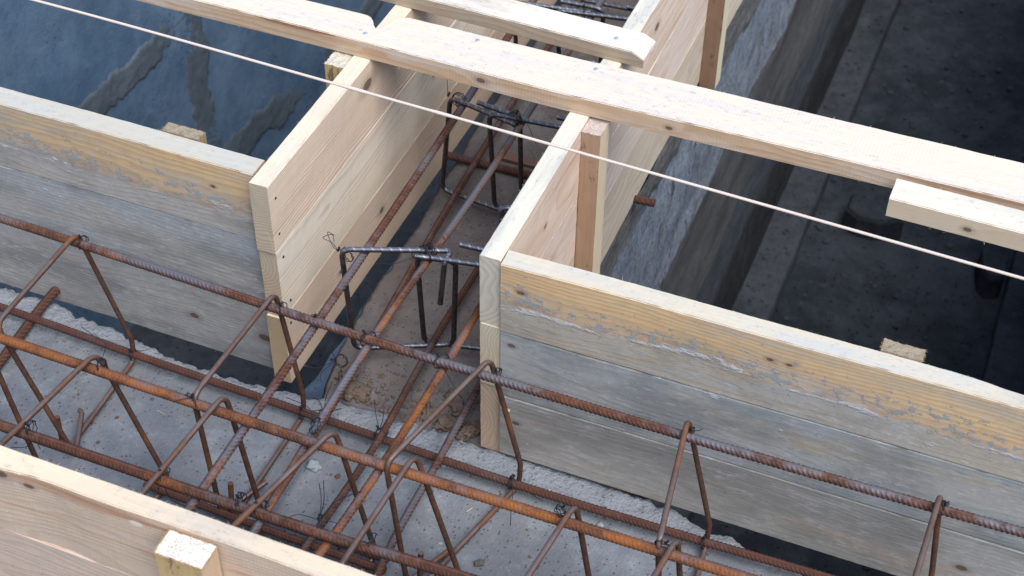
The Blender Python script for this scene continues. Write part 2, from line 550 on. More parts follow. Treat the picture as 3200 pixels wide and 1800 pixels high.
def rod_mat(name, seed, brown, shine):
    t = NT(name)
    P = t.vadd(t.P, (seed, seed * 2, 0))
    n1, n2 = t.noise(P, 14, 4, 0.6), t.noise(P, 130, 4, 0.7)
    c = t.mix(t.sstep(n2, 0.35, 0.68), tuple(v * 0.55 for v in brown), brown)
    c = t.mix(t.sstep(n1, 0.5, 0.72, 0, 0.8), c, (0.20, 0.075, 0.025))
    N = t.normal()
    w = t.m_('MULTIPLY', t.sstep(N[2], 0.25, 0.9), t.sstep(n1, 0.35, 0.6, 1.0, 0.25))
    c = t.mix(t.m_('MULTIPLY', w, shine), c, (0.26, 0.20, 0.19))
    return t.finish(c, t.sstep(w, 0, 1, 0.7, 0.38), n2, 0.0005, 0.7, t.m_('MULTIPLY', w, 0.45), 0.4)
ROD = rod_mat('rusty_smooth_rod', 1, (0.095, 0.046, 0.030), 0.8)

def hoop_mat():
    t = NT('dark_twisted_steel')
    rib = t.attr('ridge')
    n = t.noise(t.P, 90, 4, 0.7)
    c = t.mix(t.sstep(n, 0.35, 0.65), (0.035, 0.030, 0.032), (0.085, 0.072, 0.075))
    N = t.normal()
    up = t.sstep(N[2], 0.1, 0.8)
    c = t.mix(t.m_('MULTIPLY', up, 0.8), c, (0.17, 0.185, 0.23))  # blue-grey highlight painted onto upward sides
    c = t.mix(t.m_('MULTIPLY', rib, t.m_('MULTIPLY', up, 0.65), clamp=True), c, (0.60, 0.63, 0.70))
    return t.finish(c, 0.42, n, 0.0003, 0.5, 0.55, 0.5)
HOOP = hoop_mat()
def wire_mat():
    t = NT('black_annealed_wire')
    n = t.noise(t.P, 200, 2)
    return t.finish(t.mix(n, (0.012, 0.012, 0.016), (0.05, 0.05, 0.065)), 0.5, None, metal=0.4)
WIRE = wire_mat()
def nail_mat():
    t = NT('galvanised_nail_head')
    n = t.noise(t.P, 300, 2)
    return t.finish(t.mix(n, (0.38, 0.44, 0.50), (0.55, 0.60, 0.66)), 0.45, None, metal=0.4)
NAIL = nail_mat()
def string_mat():
    t = NT('white_twine')
    n = t.noise(t.vmul(t.P, (300, 900, 900)), 1, 3)
    return t.finish(t.mix(n, (0.82, 0.72, 0.64), (0.60, 0.48, 0.42)), 0.9, n, 0.0004, 1.0)
STRING = string_mat()

# ------------------------------------------------------------------ concrete and earth materials
def concrete(name, a, b, seed=0, pits=0.5, spots=0.3, bump=0.0022, scale=1.0, rough=0.92, brown=0.0, light=0.3, bcol=(0.20, 0.14, 0.10), edge=None):
    t = NT(name)
    P = t.vadd(t.P, (seed * 2.3, seed, seed * 0.7))
    n1 = t.noise(P, 3.5 * scale, 5, 0.6)
    n2 = t.noise(P, 22 * scale, 5, 0.7)
    n3 = t.noise(P, 260 * scale, 3, 0.7)
    c = t.mix(t.sstep(t.m_('ADD', t.m_('MULTIPLY', n1, 0.6), t.m_('MULTIPLY', n2, 0.4)), 0.36, 0.62), a, b)
    c = t.mix(t.sstep(n2, 0.55, 0.75, 0, light), c, tuple(min(1, v * 1.35) for v in b))
    if brown:
        c = t.mix(t.sstep(t.noise(P, 6 * scale, 4, 0.6), 0.42, 0.62, 0, brown), c, bcol)
    c = t.mix(t.sstep(n3, 0.4, 0.7, 0.0, 0.28), c, tuple(v * 0.72 for v in a))
    d, dc = t.voro(P, 150 * scale)
    gate = t.sstep(t.sep(dc)[0], 0.80, 0.84)
    pm = t.m_('MULTIPLY', t.sstep(d, 0.18, 0.34, 1, 0), gate)
    c = t.mix(t.m_('MULTIPLY', pm, pits), c, tuple(v * 0.3 for v in a))
    if edge:
        yy = t.m_('ADD', t.sep(t.P)[1], t.m_('MULTIPLY', t.m_('SUBTRACT', n2, 0.5), 0.05))
        em = t.sstep(yy, edge - 0.012, edge + 0.012)
        c = t.mix(t.m_('MULTIPLY', em, 0.75), c, tuple(min(1, v * 1.22) for v in b))
        pn = t.noise(P, 120, 3, 0.6)
        c = t.mix(t.m_('MULTIPLY', em, t.sstep(pn, 0.62, 0.70, 0, 0.7)), c, tuple(v * 0.4 for v in a))
        h0 = t.m_('MULTIPLY', t.m_('MULTIPLY', em, pn), 1.5)
    d2, dc2 = t.voro(P, 210 * scale)
    wg = t.m_('MULTIPLY', t.sstep(d2, 0.15, 0.3, 1, 0), t.sstep(t.sep(dc2)[1], 0.90, 0.93))
    c = t.mix(t.m_('MULTIPLY', wg, spots), c, tuple(min(0.6, v * 2.4) for v in b))
    h = t.m_('ADD', t.m_('MULTIPLY', n2, 1.0), t.m_('ADD', t.m_('MULTIPLY', n3, 0.35), t.m_('MULTIPLY', pm, -0.45)))
    if edge:
        h = t.m_('ADD', h, h0)
    return t.finish(c, rough, h, bump, 0.9, spec=0.08)

CONC_TOP = concrete('pale_concrete_top', (0.165, 0.184, 0.215), (0.262, 0.282, 0.315), 1, 0.35, 0.25, brown=0.3, bcol=(0.185, 0.175, 0.17), light=0.65, bump=0.0055, edge=1.607)
CONC_BROWN = concrete('brownish_concrete_top', (0.125, 0.116, 0.118), (0.195, 0.182, 0.184), 2, 0.6, 0.5, brown=0.15, bump=0.003)
CONC_WALL = concrete('bluish_block_face', (0.085, 0.150, 0.245), (0.150, 0.230, 0.335), 3, 0.95, 0.1, scale=0.62, bump=0.005, light=0.3, brown=0.25, bcol=(0.075, 0.11, 0.155), rough=1.0)
MORTAR = concrete('grey_mortar_smear', (0.090, 0.120, 0.150), (0.135, 0.165, 0.195), 4, 0.5, 0.1, bump=0.006, scale=0.8, rough=1.0)
FLOOR = concrete('dark_floor', (0.026, 0.032, 0.040), (0.066, 0.076, 0.090), 5, 0.7, 0.3, scale=0.45, bump=0.009, brown=0.12, bcol=(0.038, 0.036, 0.036), light=0.3)  # very dark blue-grey base colour for floor, ground and chunks
FOOT = concrete('grey_gravelly_footing', (0.034, 0.041, 0.050), (0.074, 0.083, 0.095), 6, 0.6, 0.5, scale=0.6, bump=0.008, brown=0.1, bcol=(0.09, 0.08, 0.07))
EARTH = concrete('brown_rubble', (0.12, 0.095, 0.08), (0.22, 0.17, 0.14), 7, 0.8, 0.3, bump=0.004, scale=1.3, brown=0.4)

def streaky_wall():
    """side of the cross wall: lime-washed band at the top, brown streaks, then dark bluish, pit shade painted in at the foot"""
    t = NT('streaked_plaster_face')
    x, y, z = t.sep(t.P)[0:3]
    st = t.noise(t.vmul(t.P, (1, 1.4, 9)), 1.0, 5, 0.65)
    fine = t.noise(t.vmul(t.P, (9, 9, 60)), 1.0, 4, 0.7)
    gr = t.noise(t.P, 90, 4, 0.7)
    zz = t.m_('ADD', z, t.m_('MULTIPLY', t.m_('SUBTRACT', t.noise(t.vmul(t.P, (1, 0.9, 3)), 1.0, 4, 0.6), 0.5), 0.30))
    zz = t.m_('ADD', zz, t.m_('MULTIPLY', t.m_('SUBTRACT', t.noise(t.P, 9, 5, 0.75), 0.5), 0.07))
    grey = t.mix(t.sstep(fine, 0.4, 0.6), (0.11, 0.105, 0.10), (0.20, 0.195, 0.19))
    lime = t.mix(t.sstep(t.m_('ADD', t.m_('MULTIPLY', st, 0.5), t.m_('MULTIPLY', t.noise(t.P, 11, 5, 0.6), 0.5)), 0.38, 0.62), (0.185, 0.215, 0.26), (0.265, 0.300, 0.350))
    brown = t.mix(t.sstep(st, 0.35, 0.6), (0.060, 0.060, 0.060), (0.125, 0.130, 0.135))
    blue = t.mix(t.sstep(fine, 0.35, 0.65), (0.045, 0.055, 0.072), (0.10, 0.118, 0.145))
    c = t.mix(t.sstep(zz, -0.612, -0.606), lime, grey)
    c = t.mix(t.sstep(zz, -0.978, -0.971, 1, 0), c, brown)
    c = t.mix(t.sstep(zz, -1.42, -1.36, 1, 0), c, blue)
    c = t.mix(t.sstep(zz, -1.68, -1.60, 1, 0), c, (0.03, 0.034, 0.042))  # near black foot: deep pit shade put into the colour
    # ragged dark lips where the plaster ends
    for lv in (-0.61, -0.975, -1.39):
        lip = t.sstep(t.m_('ABSOLUTE', t.m_('SUBTRACT', zz, lv)), 0.0, 0.012, 1, 0)
        c = t.mix(t.m_('MULTIPLY', lip, t.sstep(t.noise(t.vmul(t.P, (1, 4, 4)), 1.0, 3), 0.5, 0.6, 0, 0.9)), c, (0.035, 0.028, 0.025))
    pk = t.noise(t.vmul(t.P, (20, 22, 9)), 1.0, 4, 0.7)
    c = t.mix(t.sstep(pk, 0.60, 0.66, 0, 0.8), c, (0.06, 0.058, 0.055))
    c = t.mix(t.sstep(gr, 0.45, 0.62, 0, 0.55), c, (0.07, 0.07, 0.07))
    c = t.mix(t.sstep(t.noise(t.P, 14, 5, 0.75), 0.5, 0.62, 0, 0.5), c, (0.085, 0.085, 0.085))
    return t.finish(c, 0.9, t.m_('ADD', t.m_('MULTIPLY', st, 1.5), t.m_('ADD', gr, t.m_('MULTIPLY', zz, 2))), 0.004, 0.8, spec=0.15)
STREAK = streaky_wall()

# ------------------------------------------------------------------ ground, pit floor and walls
def grid_sheet(name, x0, x1, y0, y1, z, nx, ny, mat, amp=0.0, f=6.0):
    V, F = [], []
    for j in range(ny + 1):
        for i in range(nx + 1):
            x, y = x0 + (x1 - x0) * i / nx, y0 + (y1 - y0) * j / ny
            V.append((x, y, z + amp * (nz(x * f, y * f) + 0.5 * nz(x * f * 3, y * f * 3, 4))))
            if i and j:
                a = j * (nx + 1) + i
                F.append((a - nx - 2, a - nx - 1, a, a - 1))
    return mesh_obj(name, V, F, mat)

ZF = -2.08
V = [(-3.4, 0.4, ZF), (1.2, 0.4, ZF), (1.2, 8.6, ZF), (-3.4, 8.6, ZF)]
tag(grid_sheet('pit_floor', -3.4, 1.2, 0.4, 8.6, ZF, 180, 300, FLOOR, 0.012, 3.0), kind='structure')
tag(grid_sheet('ground', -60, 60, -60, 60, ZF - 0.06, 12, 12, FLOOR), kind='structure')

def boxv(mb, x0, x1, y0, y1, z0, z1, d=0.05, amp=0.004, f=8.0):
    """box with gridded faces and slight unevenness"""
    def face(o, u, v, nu, nv):
        Vv, Ff = [], []
        for j in range(nv + 1):
            for i in range(nu + 1):
                p = o + u * (i / nu) + v * (j / nv)
                q = Vector((nz(p.x * f, p.y * f, p.z * f), nz(p.x * f + 9, p.y * f, p.z * f), nz(p.x * f, p.y * f + 9, p.z * f)))
                Vv.append(p + q * amp)
                if i and j:
                    a = j * (nu + 1) + i
                    Ff.append((a - nu - 2, a - nu - 1, a, a - 1))
        mb.add(Vv, Ff)
    X, Y, Z = Vector((x1 - x0, 0, 0)), Vector((0, y1 - y0, 0)), Vector((0, 0, z1 - z0))
    nx, ny, nz_ = [max(1, min(160, int(abs(k) / d))) for k in (x1 - x0, y1 - y0, z1 - z0)]
    o = Vector((x0, y0, z0))
    face(o + Z, X, Y, nx, ny); face(o, Y, X, ny, nx)
    face(o, X, Z, nx, nz_); face(o + Y, Z, X, nz_, nx)
    face(o, Z, Y, nz_, ny); face(o + X, Y, Z, ny, nz_)
    return mb

# main wall that carries the beam, with its broken far edge
EDGE = [(-2.4, 1.66), (-2.0, 1.668), (-1.743, 1.674), (-1.715, 1.677), (-1.673, 1.68), (-1.628, 1.679), (-1.589, 1.676), (-1.559, 1.664),
        (-1.534, 1.67), (-1.508, 1.662), (-1.483, 1.668), (-1.449, 1.654), (-1.427, 1.658), (-1.391, 1.646), (-1.364, 1.648),
        (-1.328, 1.64), (-1.289, 1.638), (-1.232, 1.635), (-1.181, 1.639), (-1.126, 1.649), (-1.094, 1.64), (-1.066, 1.649),
        (-1.029, 1.654), (-0.996, 1.662), (-0.959, 1.664), (-0.921, 1.668), (-0.884, 1.664), (-0.856, 1.669), (-0.814, 1.664),
        (-0.778, 1.666), (-0.747, 1.664), (-0.709, 1.662), (-0.655, 1.667), (-0.591, 1.665), (-0.501, 1.664), (-0.412, 1.662),
        (-0.352, 1.655), (-0.327, 1.65), (-0.305, 1.641), (-0.273, 1.639), (-0.24, 1.642), (-0.226, 1.633), (-0.205, 1.617),
        (-0.182, 1.615), (-0.136, 1.616), (-0.104, 1.609), (0.0, 1.613), (0.2, 1.606), (0.7, 1.61)]
def interp(tab, x):
    if x <= tab[0][0]: return tab[0][1]
    for (a, b), (c, d) in zip(tab, tab[1:]):
        if x <= c: return b + (d - b) * (x - a) / (c - a)
    return tab[-1][1]
ZW = -0.46
def main_wall():
    mb = MB()
    x0, x1, nx = -2.4, 0.7, 620
    prof = [0.0, .02, .05] + [0.1 + 0.9 * i / 46 for i in range(40)]
    prof = [i / 70 for i in range(71)]
    V, F = [], []
    rows = len(prof) + 9
    for i in range(nx + 1):
        x = x0 + (x1 - x0) * i / nx
        ye = interp(EDGE, x) + 0.010 * nz(x * 27, 3) + 0.006 * nz(x * 75, 3) + 0.003 * nz(x * 190, 1)
        for p in prof:
            y = 0.93 + (ye - 0.93) * p
            h = 0.0022 * nz(x * 7, y * 7) + 0.0013 * nz(x * 38, y * 38, 2) + 0.0006 * nz(x * 140, y * 140, 5)
            e = max(0.0, (y - (ye - 0.05)) / 0.05)
            h += -0.008 * e ** 4 + 0.007 * min(1, e * 1.6) * nz(x * 21, y * 30, 8) + 0.004 * e * nz(x * 75, y * 75, 8)
            # thin crust broken away at the lifted far right part of the edge
            V.append((x, y, ZW + h))
        for k, dz in enumerate((0.014, 0.026, 0.045, 0.075, 0.12, 0.25, 0.6, 1.1, 1.66)):
            dy = -0.004 - 0.016 * min(1, dz / 0.1) + 0.009 * nz(x * 26, dz * 30, 4) + 0.004 * nz(x * 90, dz * 80, 6)
            V.append((x, ye + (0.004 if k == 0 else dy), ZW - dz))
    n = rows
    for i in range(nx):
        for j in range(n - 1):
            a = i * n + j
            F.append((a, a + n, a + n + 1, a + 1))
    # near side and underside closed with plain quads
    b = len(V)
    for x in (x0, x1):
        V += [(x, 0.93, ZW - 1.66), (x, 1.6, ZW - 1.66), (x, 0.93, ZW - 0.0015)]
    F += [(b, b + 3, b + 5, b + 2)]
    o = mesh_obj('foundation_wall', V, F, CONC_TOP)
    return tag(o, 'pale grey concrete wall top with broken far edge under the long bar cage', 'wall')
main_wall()

CWE = [(1.655, -1.030), (1.691, -1.042), (1.732, -1.049), (1.774, -1.057), (1.902, -1.066), (2.008, -1.072), (2.021, -1.065), (2.102, -1.07),
       (2.146, -1.068), (2.203, -1.07), (2.319, -1.081), (2.415, -1.078), (2.509, -1.087), (2.652, -1.085), (3.4, -1.09), (8.5, -1.12)]
def cross_wall():
    root = empty('cross_wall', (-0.88, 1.68, ZF))
    V, F = [], []
    ys = [1.668 + 0.0075 * i for i in range(190)]
    y = ys[-1]
    while y < 8.5:
        y += 0.05; ys.append(y)
    m = 46
    n = m + 1 + 7
    for y in ys:
        xe = interp(CWE, y) + 0.003 * nz(y * 50, 7) + 0.002 * nz(y * 150, 2)
        for k, dz in enumerate((1.6, 1.0, 0.5, 0.2, 0.09, 0.04, 0.015)):
            V.append((xe + 0.008 * nz(y * 20, dz * 20) + 0.006, y, -0.467 - dz))
        for j in range(m + 1):
            x = xe + (-0.681 - xe) * j / m
            near = max(0.0, 1 - (y - 1.668) / 0.14)
            h = 0.0018 * nz(x * 9, y * 9, 3) + 0.0012 * nz(x * 50, y * 50)
            h += near * (-0.008 + 0.012 * nz(x * 17, y * 22, 9) + 0.006 * nz(x * 60, y * 60, 1))
            e = max(0.0, 1 - (x - xe) / 0.03)
            h -= 0.008 * e ** 2
            V.append((x, y, -0.467 + h))
    for i in range(len(ys) - 1):
        for j in range(n - 1):
            a = i * n + j
            F.append((a, a + 1, a + n + 1, a + n))
    b = len(V)
    for j in range(n):                                      # near end, down into the joint
        x_, y_, z_ = V[j]
        V.append((x_, y_ - 0.012, ZF + 0.02) if False else (x_, y_ + 0.01, min(z_, -0.55)))
    for j in range(n - 1):
        F.append((j, b + j, b + j + 1, j + 1))
    V = [(v[0] + 0.88, v[1] - 1.68, v[2] - ZF) for v in V]
    mesh_obj('wall_top', V, F, CONC_BROWN, root)
    # right hand face with old plaster: object coordinates kept in world units for the bands
    V, F = [], []
    ny, nzz = 260, 60
    for i in range(ny + 1):
        y = 1.67 + 6.9 * (i / ny)
        for j in range(nzz + 1):
            z = -0.468 - (2.09 - 0.468) * j / nzz
            x = -0.68 + 0.006 * nz(y * 3, z * 9) + 0.004 * nz(y * 14, z * 14, 5)
            V.append((x, y, z))
            if i and j:
                a = i * (nzz + 1) + j
                F.append((a - nzz - 2, a - 1, a, a - nzz - 1)[::-1])
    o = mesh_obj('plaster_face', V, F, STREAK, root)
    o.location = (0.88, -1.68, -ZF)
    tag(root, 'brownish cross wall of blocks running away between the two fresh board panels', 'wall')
cross_wall()

# block wall on the far left side of the pit, with smeared joints
def left_wall():
    root = empty('pit_side_wall', (-2.55, 4.5, ZF))
    mb = MB()
    boxv(mb, -3.0, -2.55, 0.9, 8.6, -2.2, -0.45, 0.045, 0.006, 5.0)
    mb.build('block_face', CONC_WALL, root).location = (2.55, -4.5, -ZF)
    def smear(path, seed, w0, thick=0.006):
        w0 *= 1.25; thick = 0.0035
        """mortar band on the x = -2.55 plane through (y, z) points"""
        P = [Vector((0, a, b)) for a, b in path]
        c = catmull(P, 0.012)
        V, F = [], []
        m = 12
        for i, p in enumerate(c):
            t = (c[min(i + 1, len(c) - 1)] - c[max(0, i - 1)]).normalized()
            s = Vector((0, -t.z, t.y))
            wa = w0 * (1 + 0.7 * nz(i * 0.09, seed) + 0.35 * nz(i * 0.45, seed, 3))
            wb = w0 * (1 + 0.7 * nz(i * 0.08, seed + 5) + 0.35 * nz(i * 0.4, seed, 8))
            endf = min(1.0, i / 6, (len(c) - 1 - i) / 6)
            for j in range(m + 1):
                k = -1 + 2 * j / m
                d = k * (wa if k > 0 else wb) * (0.3 + 0.7 * endf)
                hh = thick * (1 - abs(k) ** 4) * (0.75 + 0.5 * nz(i * 0.2, j * 0.7, seed)) + 0.0005 + 0.003 * nz(i * 0.9, j * 1.9, seed)
                V.append((-2.55 + (hh if abs(k) < 1 else -0.01), (p + s * d).y, (p + s * d).z))
            if i:
                a = (i - 1) * (m + 1)
                for j in range(m):
                    F.append((a + j, a + j + 1, a + m + 2 + j, a + m + 1 + j))
        o = mesh_obj('mortar_joint', V, F, MORTAR, root)
        o.location = (2.55, -4.5, -ZF)
    smear([(1.4, -1.17), (2.2, -1.18), (2.94, -1.185), (3.20, -1.20), (3.45, -1.19), (3.60, -1.19)], 1, 0.045)
    smear([(3.57, -1.17), (3.565, -1.35), (3.56, -1.55), (3.555, -1.78), (3.55, -1.95)], 2, 0.062)
    smear([(3.40, -1.9), (3.68, -1.86), (3.95, -1.90), (4.35, -1.93), (5.2, -1.93), (6.5, -1.93)], 3, 0.06, 0.02)
    smear([(4.7, -1.2), (5.4, -1.19), (6.5, -1.2)], 5, 0.03)
    tag(root, 'blue grey block wall with mortar smears on the left side of the pit', 'wall')
left_wall()

# unseen walls added at the far end and right to block light
mb = MB(); boxv(mb, -3.0, 0.75, 8.5, 8.9, -2.2, -0.45, 0.08, 0.006, 4.0)
tag(mb.build('shade_end_wall', CONC_WALL), 'unseen block wall added at the far end to keep light out of the pit', 'wall')
mb = MB(); boxv(mb, 0.33, 0.75, 1.66, 8.5, -2.2, -0.45, 0.06, 0.006, 4.0)
tag(mb.build('shade_right_wall', CONC_WALL), 'unseen block wall added on the right to darken the pit', 'wall')

# footings: strips the walls stand on
def footing(x0, x1, label, seed):
    mb = MB()
    V, F = [], []
    ny = 420
    prof = [(x0, 0.0)] + [(x0 + (x1 - x0) * i / 14, 0.0) for i in range(1, 14)] + [(x1, 0.0)]
    zt = -2.0
    edge = [(x0, -0.1), (x0, -0.012)] + [(x0 + 0.006 + (x1 - x0 - 0.012) * i / 14, 0.0) for i in range(15)] + [(x1, -0.012), (x1, -0.1)]
    m = len(edge)
    for i in range(ny + 1):
        y = 1.67 + 6.85 * i / ny
        for j, (x, z) in enumerate(edge):
            V.append((x + 0.006 * nz(y * 5, seed, j * 0.1) + 0.003 * nz(y * 30, seed), y,
                      zt + z + 0.006 * nz(x * 14, y * 14, seed) + 0.004 * nz(x * 50, y * 50, seed)))
            if i and j:
                a = i * m + j
                F.append((a - m - 1, a - m, a, a - 1)[::-1])
    o = mesh_obj('footing', V, [f[::-1] for f in F], FOOT)
    tag(o, label, 'footing')
footing(-0.70, -0.555, 'gravelly concrete footing ledge at the base of the cross wall', 1)
footing(0.16, 0.36, 'pale footing ledge along the right edge of the pit floor', 2)

def side_ledge():
    mb = MB()
    boxv(mb, -1.33, -1.085, 1.75, 8.4, -1.35, -1.00, 0.03, 0.014, 9.0)
    o = mb.build('wall_offset', LEDGE)
    tag(o, 'blue grey concrete offset low beside the left flank of the cross wall', 'ledge')
LEDGE = concrete('blotchy_blue_grey_ledge', (0.17, 0.24, 0.32), (0.32, 0.40, 0.48), 9, 0.6, 0.1, scale=0.7, bump=0.004, brown=0.6, bcol=(0.13, 0.14, 0.14))
side_ledge()

# ------------------------------------------------------------------ lumps, stones, chunks
def lump(name, c, s, seed, mat, sub=3, rough=0.35, rotz=0.0, parent=None):
    import bmesh
    bm = bmesh.new()
    bmesh.ops.create_icosphere(bm, subdivisions=sub, radius=1.0)
    for v in bm.verts:
        d = 1 + rough * nz(v.co.x * 1.6 + seed, v.co.y * 1.6, v.co.z * 1.6) + rough * 0.4 * nz(v.co.x * 5, v.co.y * 5 + seed, v.co.z * 5)
        v.co = Vector((v.co.x * s[0], v.co.y * s[1], v.co.z * s[2])) * d
    me = bpy.data.meshes.new(name)
    bm.to_mesh(me); bm.free()
    me.polygons.foreach_set('use_smooth', [sub > 2] * len(me.polygons))
    me.materials.append(mat)
    o = bpy.data.objects.new(name, me)
    o.location = c; o.rotation_euler = (0, 0, rotz)
    col.objects.link(o)
    if parent: o.parent = parent
    return o

def slab_chunk(c, sx, sy, sz, rz, tilt, label, seed):
    """broken slab lying on the pit floor"""
    rnd = random.Random(seed)
    n = 9
    V, F = [], []
    ang = sorted(rnd.uniform(0, 2 * math.pi) for _ in range(n))
    ang = [2 * math.pi * i / n + rnd.uniform(-.25, .25) for i in range(n)]
    for z, k in ((-0.5, 1.0), (0.35, 0.98), (0.5, 0.9)):
        for a in ang:
            V.append((math.copysign(abs(math.cos(a)) ** .7, math.cos(a)) * sx * k, math.copysign(abs(math.sin(a)) ** .7, math.sin(a)) * sy * k, z * sz))
    for l in range(2):
        for j in range(n):
            F.append((l * n + j, l * n + (j + 1) % n, (l + 1) * n + (j + 1) % n, (l + 1) * n + j))
    F.append(tuple(range(2 * n, 3 * n)))
    F.append(tuple(range(n))[::-1])
    o = mesh_obj('concrete_chunk', V, F, FLOOR, None, c, (tilt, 0, rz), smooth=False)
    tag(o, label, 'rubble')
slab_chunk((-0.345, 4.44, ZF + 0.05), 0.11, 0.075, 0.11, 0.1, 0.06, 'broken concrete slab piece lying mid floor of the right pit', 1)
slab_chunk((0.095, 4.30, ZF + 0.06), 0.045, 0.09, 0.12, 0.2, 0.05, 'narrow dark concrete chunk beside the right footing ledge', 2)
slab_chunk((0.075, 4.62, ZF + 0.03), 0.035, 0.03, 0.06, 0.7, 0.05, 'small block of rubble beyond the narrow chunk by the right ledge', 3)
slab_chunk((0.02, 3.62, ZF + 0.02), 0.028, 0.022, 0.04, 0.7, 0.05, 'fist sized stone on the pit floor near the lower right', 4)
mb = MB()
rnd = random.Random(11)
import bmesh
def add_ico(mb, c, s, seed, sub=1, rough=0.5):
    bm = bmesh.new()
    bmesh.ops.create_icosphere(bm, subdivisions=sub, radius=1.0)
    vs = []
    for v in bm.verts:
        d = 1 + rough * nz(v.co.x * 2 + seed, v.co.y * 2, v.co.z * 2)
        vs.append((c[0] + v.co.x * s[0] * d, c[1] + v.co.y * s[1] * d, c[2] + v.co.z * s[2] * d))
    fs = [tuple(v.index for v in f.verts) for f in bm.faces]
    bm.free()
    mb.add(vs, fs)
for i in range(520):
    x, y = rnd.uniform(-0.54, 0.15), rnd.uniform(2.7, 7.5)
    s = 0.004 + 0.012 * rnd.random() ** 3
    add_ico(mb, (x, y, ZF + s * 0.3), (s, s * rnd.uniform(.7, 1.2), s * 0.7), i)
for i in range(260):
    x, y = rnd.uniform(-0.67, -0.57), rnd.uniform(2.7, 7.5)
    s = 0.003 + 0.007 * rnd.random() ** 2
    add_ico(mb, (x, y, -2.0 + s * 0.3), (s, s, s * 0.7), i + 900)
for i in range(360):
    x, y = rnd.uniform(-2.5, -1.0), rnd.uniform(1.7, 5.5)
    s = 0.004 + 0.014 * rnd.random() ** 3
    add_ico(mb, (x, y, ZF + s * 0.3), (s, s * rnd.uniform(.7, 1.2), s * 0.7), i + 2000)
tag(mb.build('floor_gravel', FOOT, smooth=False), 'loose gravel and crumbs scattered over the dark pit floors', 'gravel', kind='stuff')

# crumbs and sand on the wall tops
mb = MB()
for i in range(900):
    x, y = rnd.uniform(-1.9, 0.1), rnd.uniform(1.05, 1.63)
    s = 0.0007 + 0.0022 * rnd.random() ** 4
    add_ico(mb, (x, y, ZW + 0.0004 + s * 0.2), (s, s * rnd.uniform(.7, 1.3), s * 0.6), i)
for i in range(300):
    x, y = rnd.uniform(-1.03, -0.72), 1.675 + 0.10 * rnd.random() ** 1.6
    s = 0.0010 + 0.004 * rnd.random() ** 3
    add_ico(mb, (x, y, -0.470 + s * 0.3), (s, s * rnd.uniform(.7, 1.3), s * 0.8), i + 50, 2)
for i in range(220):
    x, y = rnd.uniform(-1.05, -0.72), rnd.uniform(1.8, 3.2)
    s = 0.0008 + 0.002 * rnd.random() ** 3
    add_ico(mb, (x, y, -0.466 + s * 0.2), (s, s, s * 0.6), i + 50)
tag(mb.build('mortar_crumbs', EARTH, smooth=False), 'sand and mortar crumbs lying on the wall tops', 'crumbs', kind='stuff')

def pebble_mat(n, c):
    t = NT(n)
    k = t.noise(t.P, 240, 3, 0.7)
    return t.finish(t.mix(k, tuple(v * 0.7 for v in c), c), 0.9, k, 0.001)
PB, PG, PL = pebble_mat('brown_clod', (0.17, 0.10, 0.07)), pebble_mat('dark_green_pebble', (0.13, 0.13, 0.11)), pebble_mat('pale_blue_stone', (0.36, 0.41, 0.44))
for i, (x, y, s, m, lab) in enumerate([
    (-1.414, 1.456, 0.0055, PB, 'largest brown clod on the pale concrete at left between the two thick bars'),
    (-1.344, 1.468, 0.0035, PB, 'brown clod right of the largest clod, near the rod of the first stirrup'),
    (-1.379, 1.44, 0.0038, PB, 'brown clod just below the largest clod on the concrete'),
    (-1.309, 1.531, 0.0035, PB, 'brown clod right above the thick middle bar at left'),
    (-1.343, 1.405, 0.0033, PG, 'dull greenish pebble in the left bay near the front bar'),
    (-0.914, 1.498, 0.0055, PB, 'brown clod beside the pale stone chip in the middle bay'),
    (-0.963, 1.502, 0.0135, PL, 'flat pale blue stone chip lying on the concrete in the middle bay'),
    (-0.613, 1.422, 0.0085, PG, 'dull greenish flat pebble near the bottom centre'),
    (-0.454, 1.573, 0.0065, PL, 'round pale stone on the concrete below the right panel'),
    (-0.753, 1.592, 0.0065, PL, 'pale stone chip touching the bluish bar before the corner post'),
    (-0.69, 1.434, 0.0042, PL, 'small pale blue pebble left of the hooked stirrup end'),
    (-0.748, 1.53, 0.004, PG, 'grey pebble under the crossing of the orange bars')]):
    o = lump('pebble', (x, y, ZW + s * 0.3), (s, s * 0.8, s * 0.45), i + 3, m, 3, 0.5, i)
    tag(o, lab, 'pebble')
# rubble at the joint between the two walls
for i, (x, y, s, lab) in enumerate([
    (-0.985, 1.693, (0.030, 0.017, 0.012), 'orange brown lump of earth where the two walls meet'),
    (-0.790, 1.690, (0.022, 0.014, 0.010), 'crumbling mortar lump left of the right corner post'),
    (-0.745, 1.688, (0.020, 0.013, 0.011), 'dark mortar lump touching the foot of the right corner post'),
    (-0.835, 1.70, (0.018, 0.012, 0.008), 'mortar lump between the bottom bars of the cross cage'),
    (-0.795, 1.74, (0.028, 0.016, 0.008), 'flat mortar lump further back in front of the right post'),
    (-1.010, 1.735, (0.016, 0.02, 0.010), 'mortar lump at the left corner of the cross wall')]):
    o = lump('mortar_lump', (x, y, -0.470 + s[2] * 0.4), s, i * 3.1 + 1, EARTH, 4, 0.8, i * 0.6)
    tag(o, lab, 'rubble')

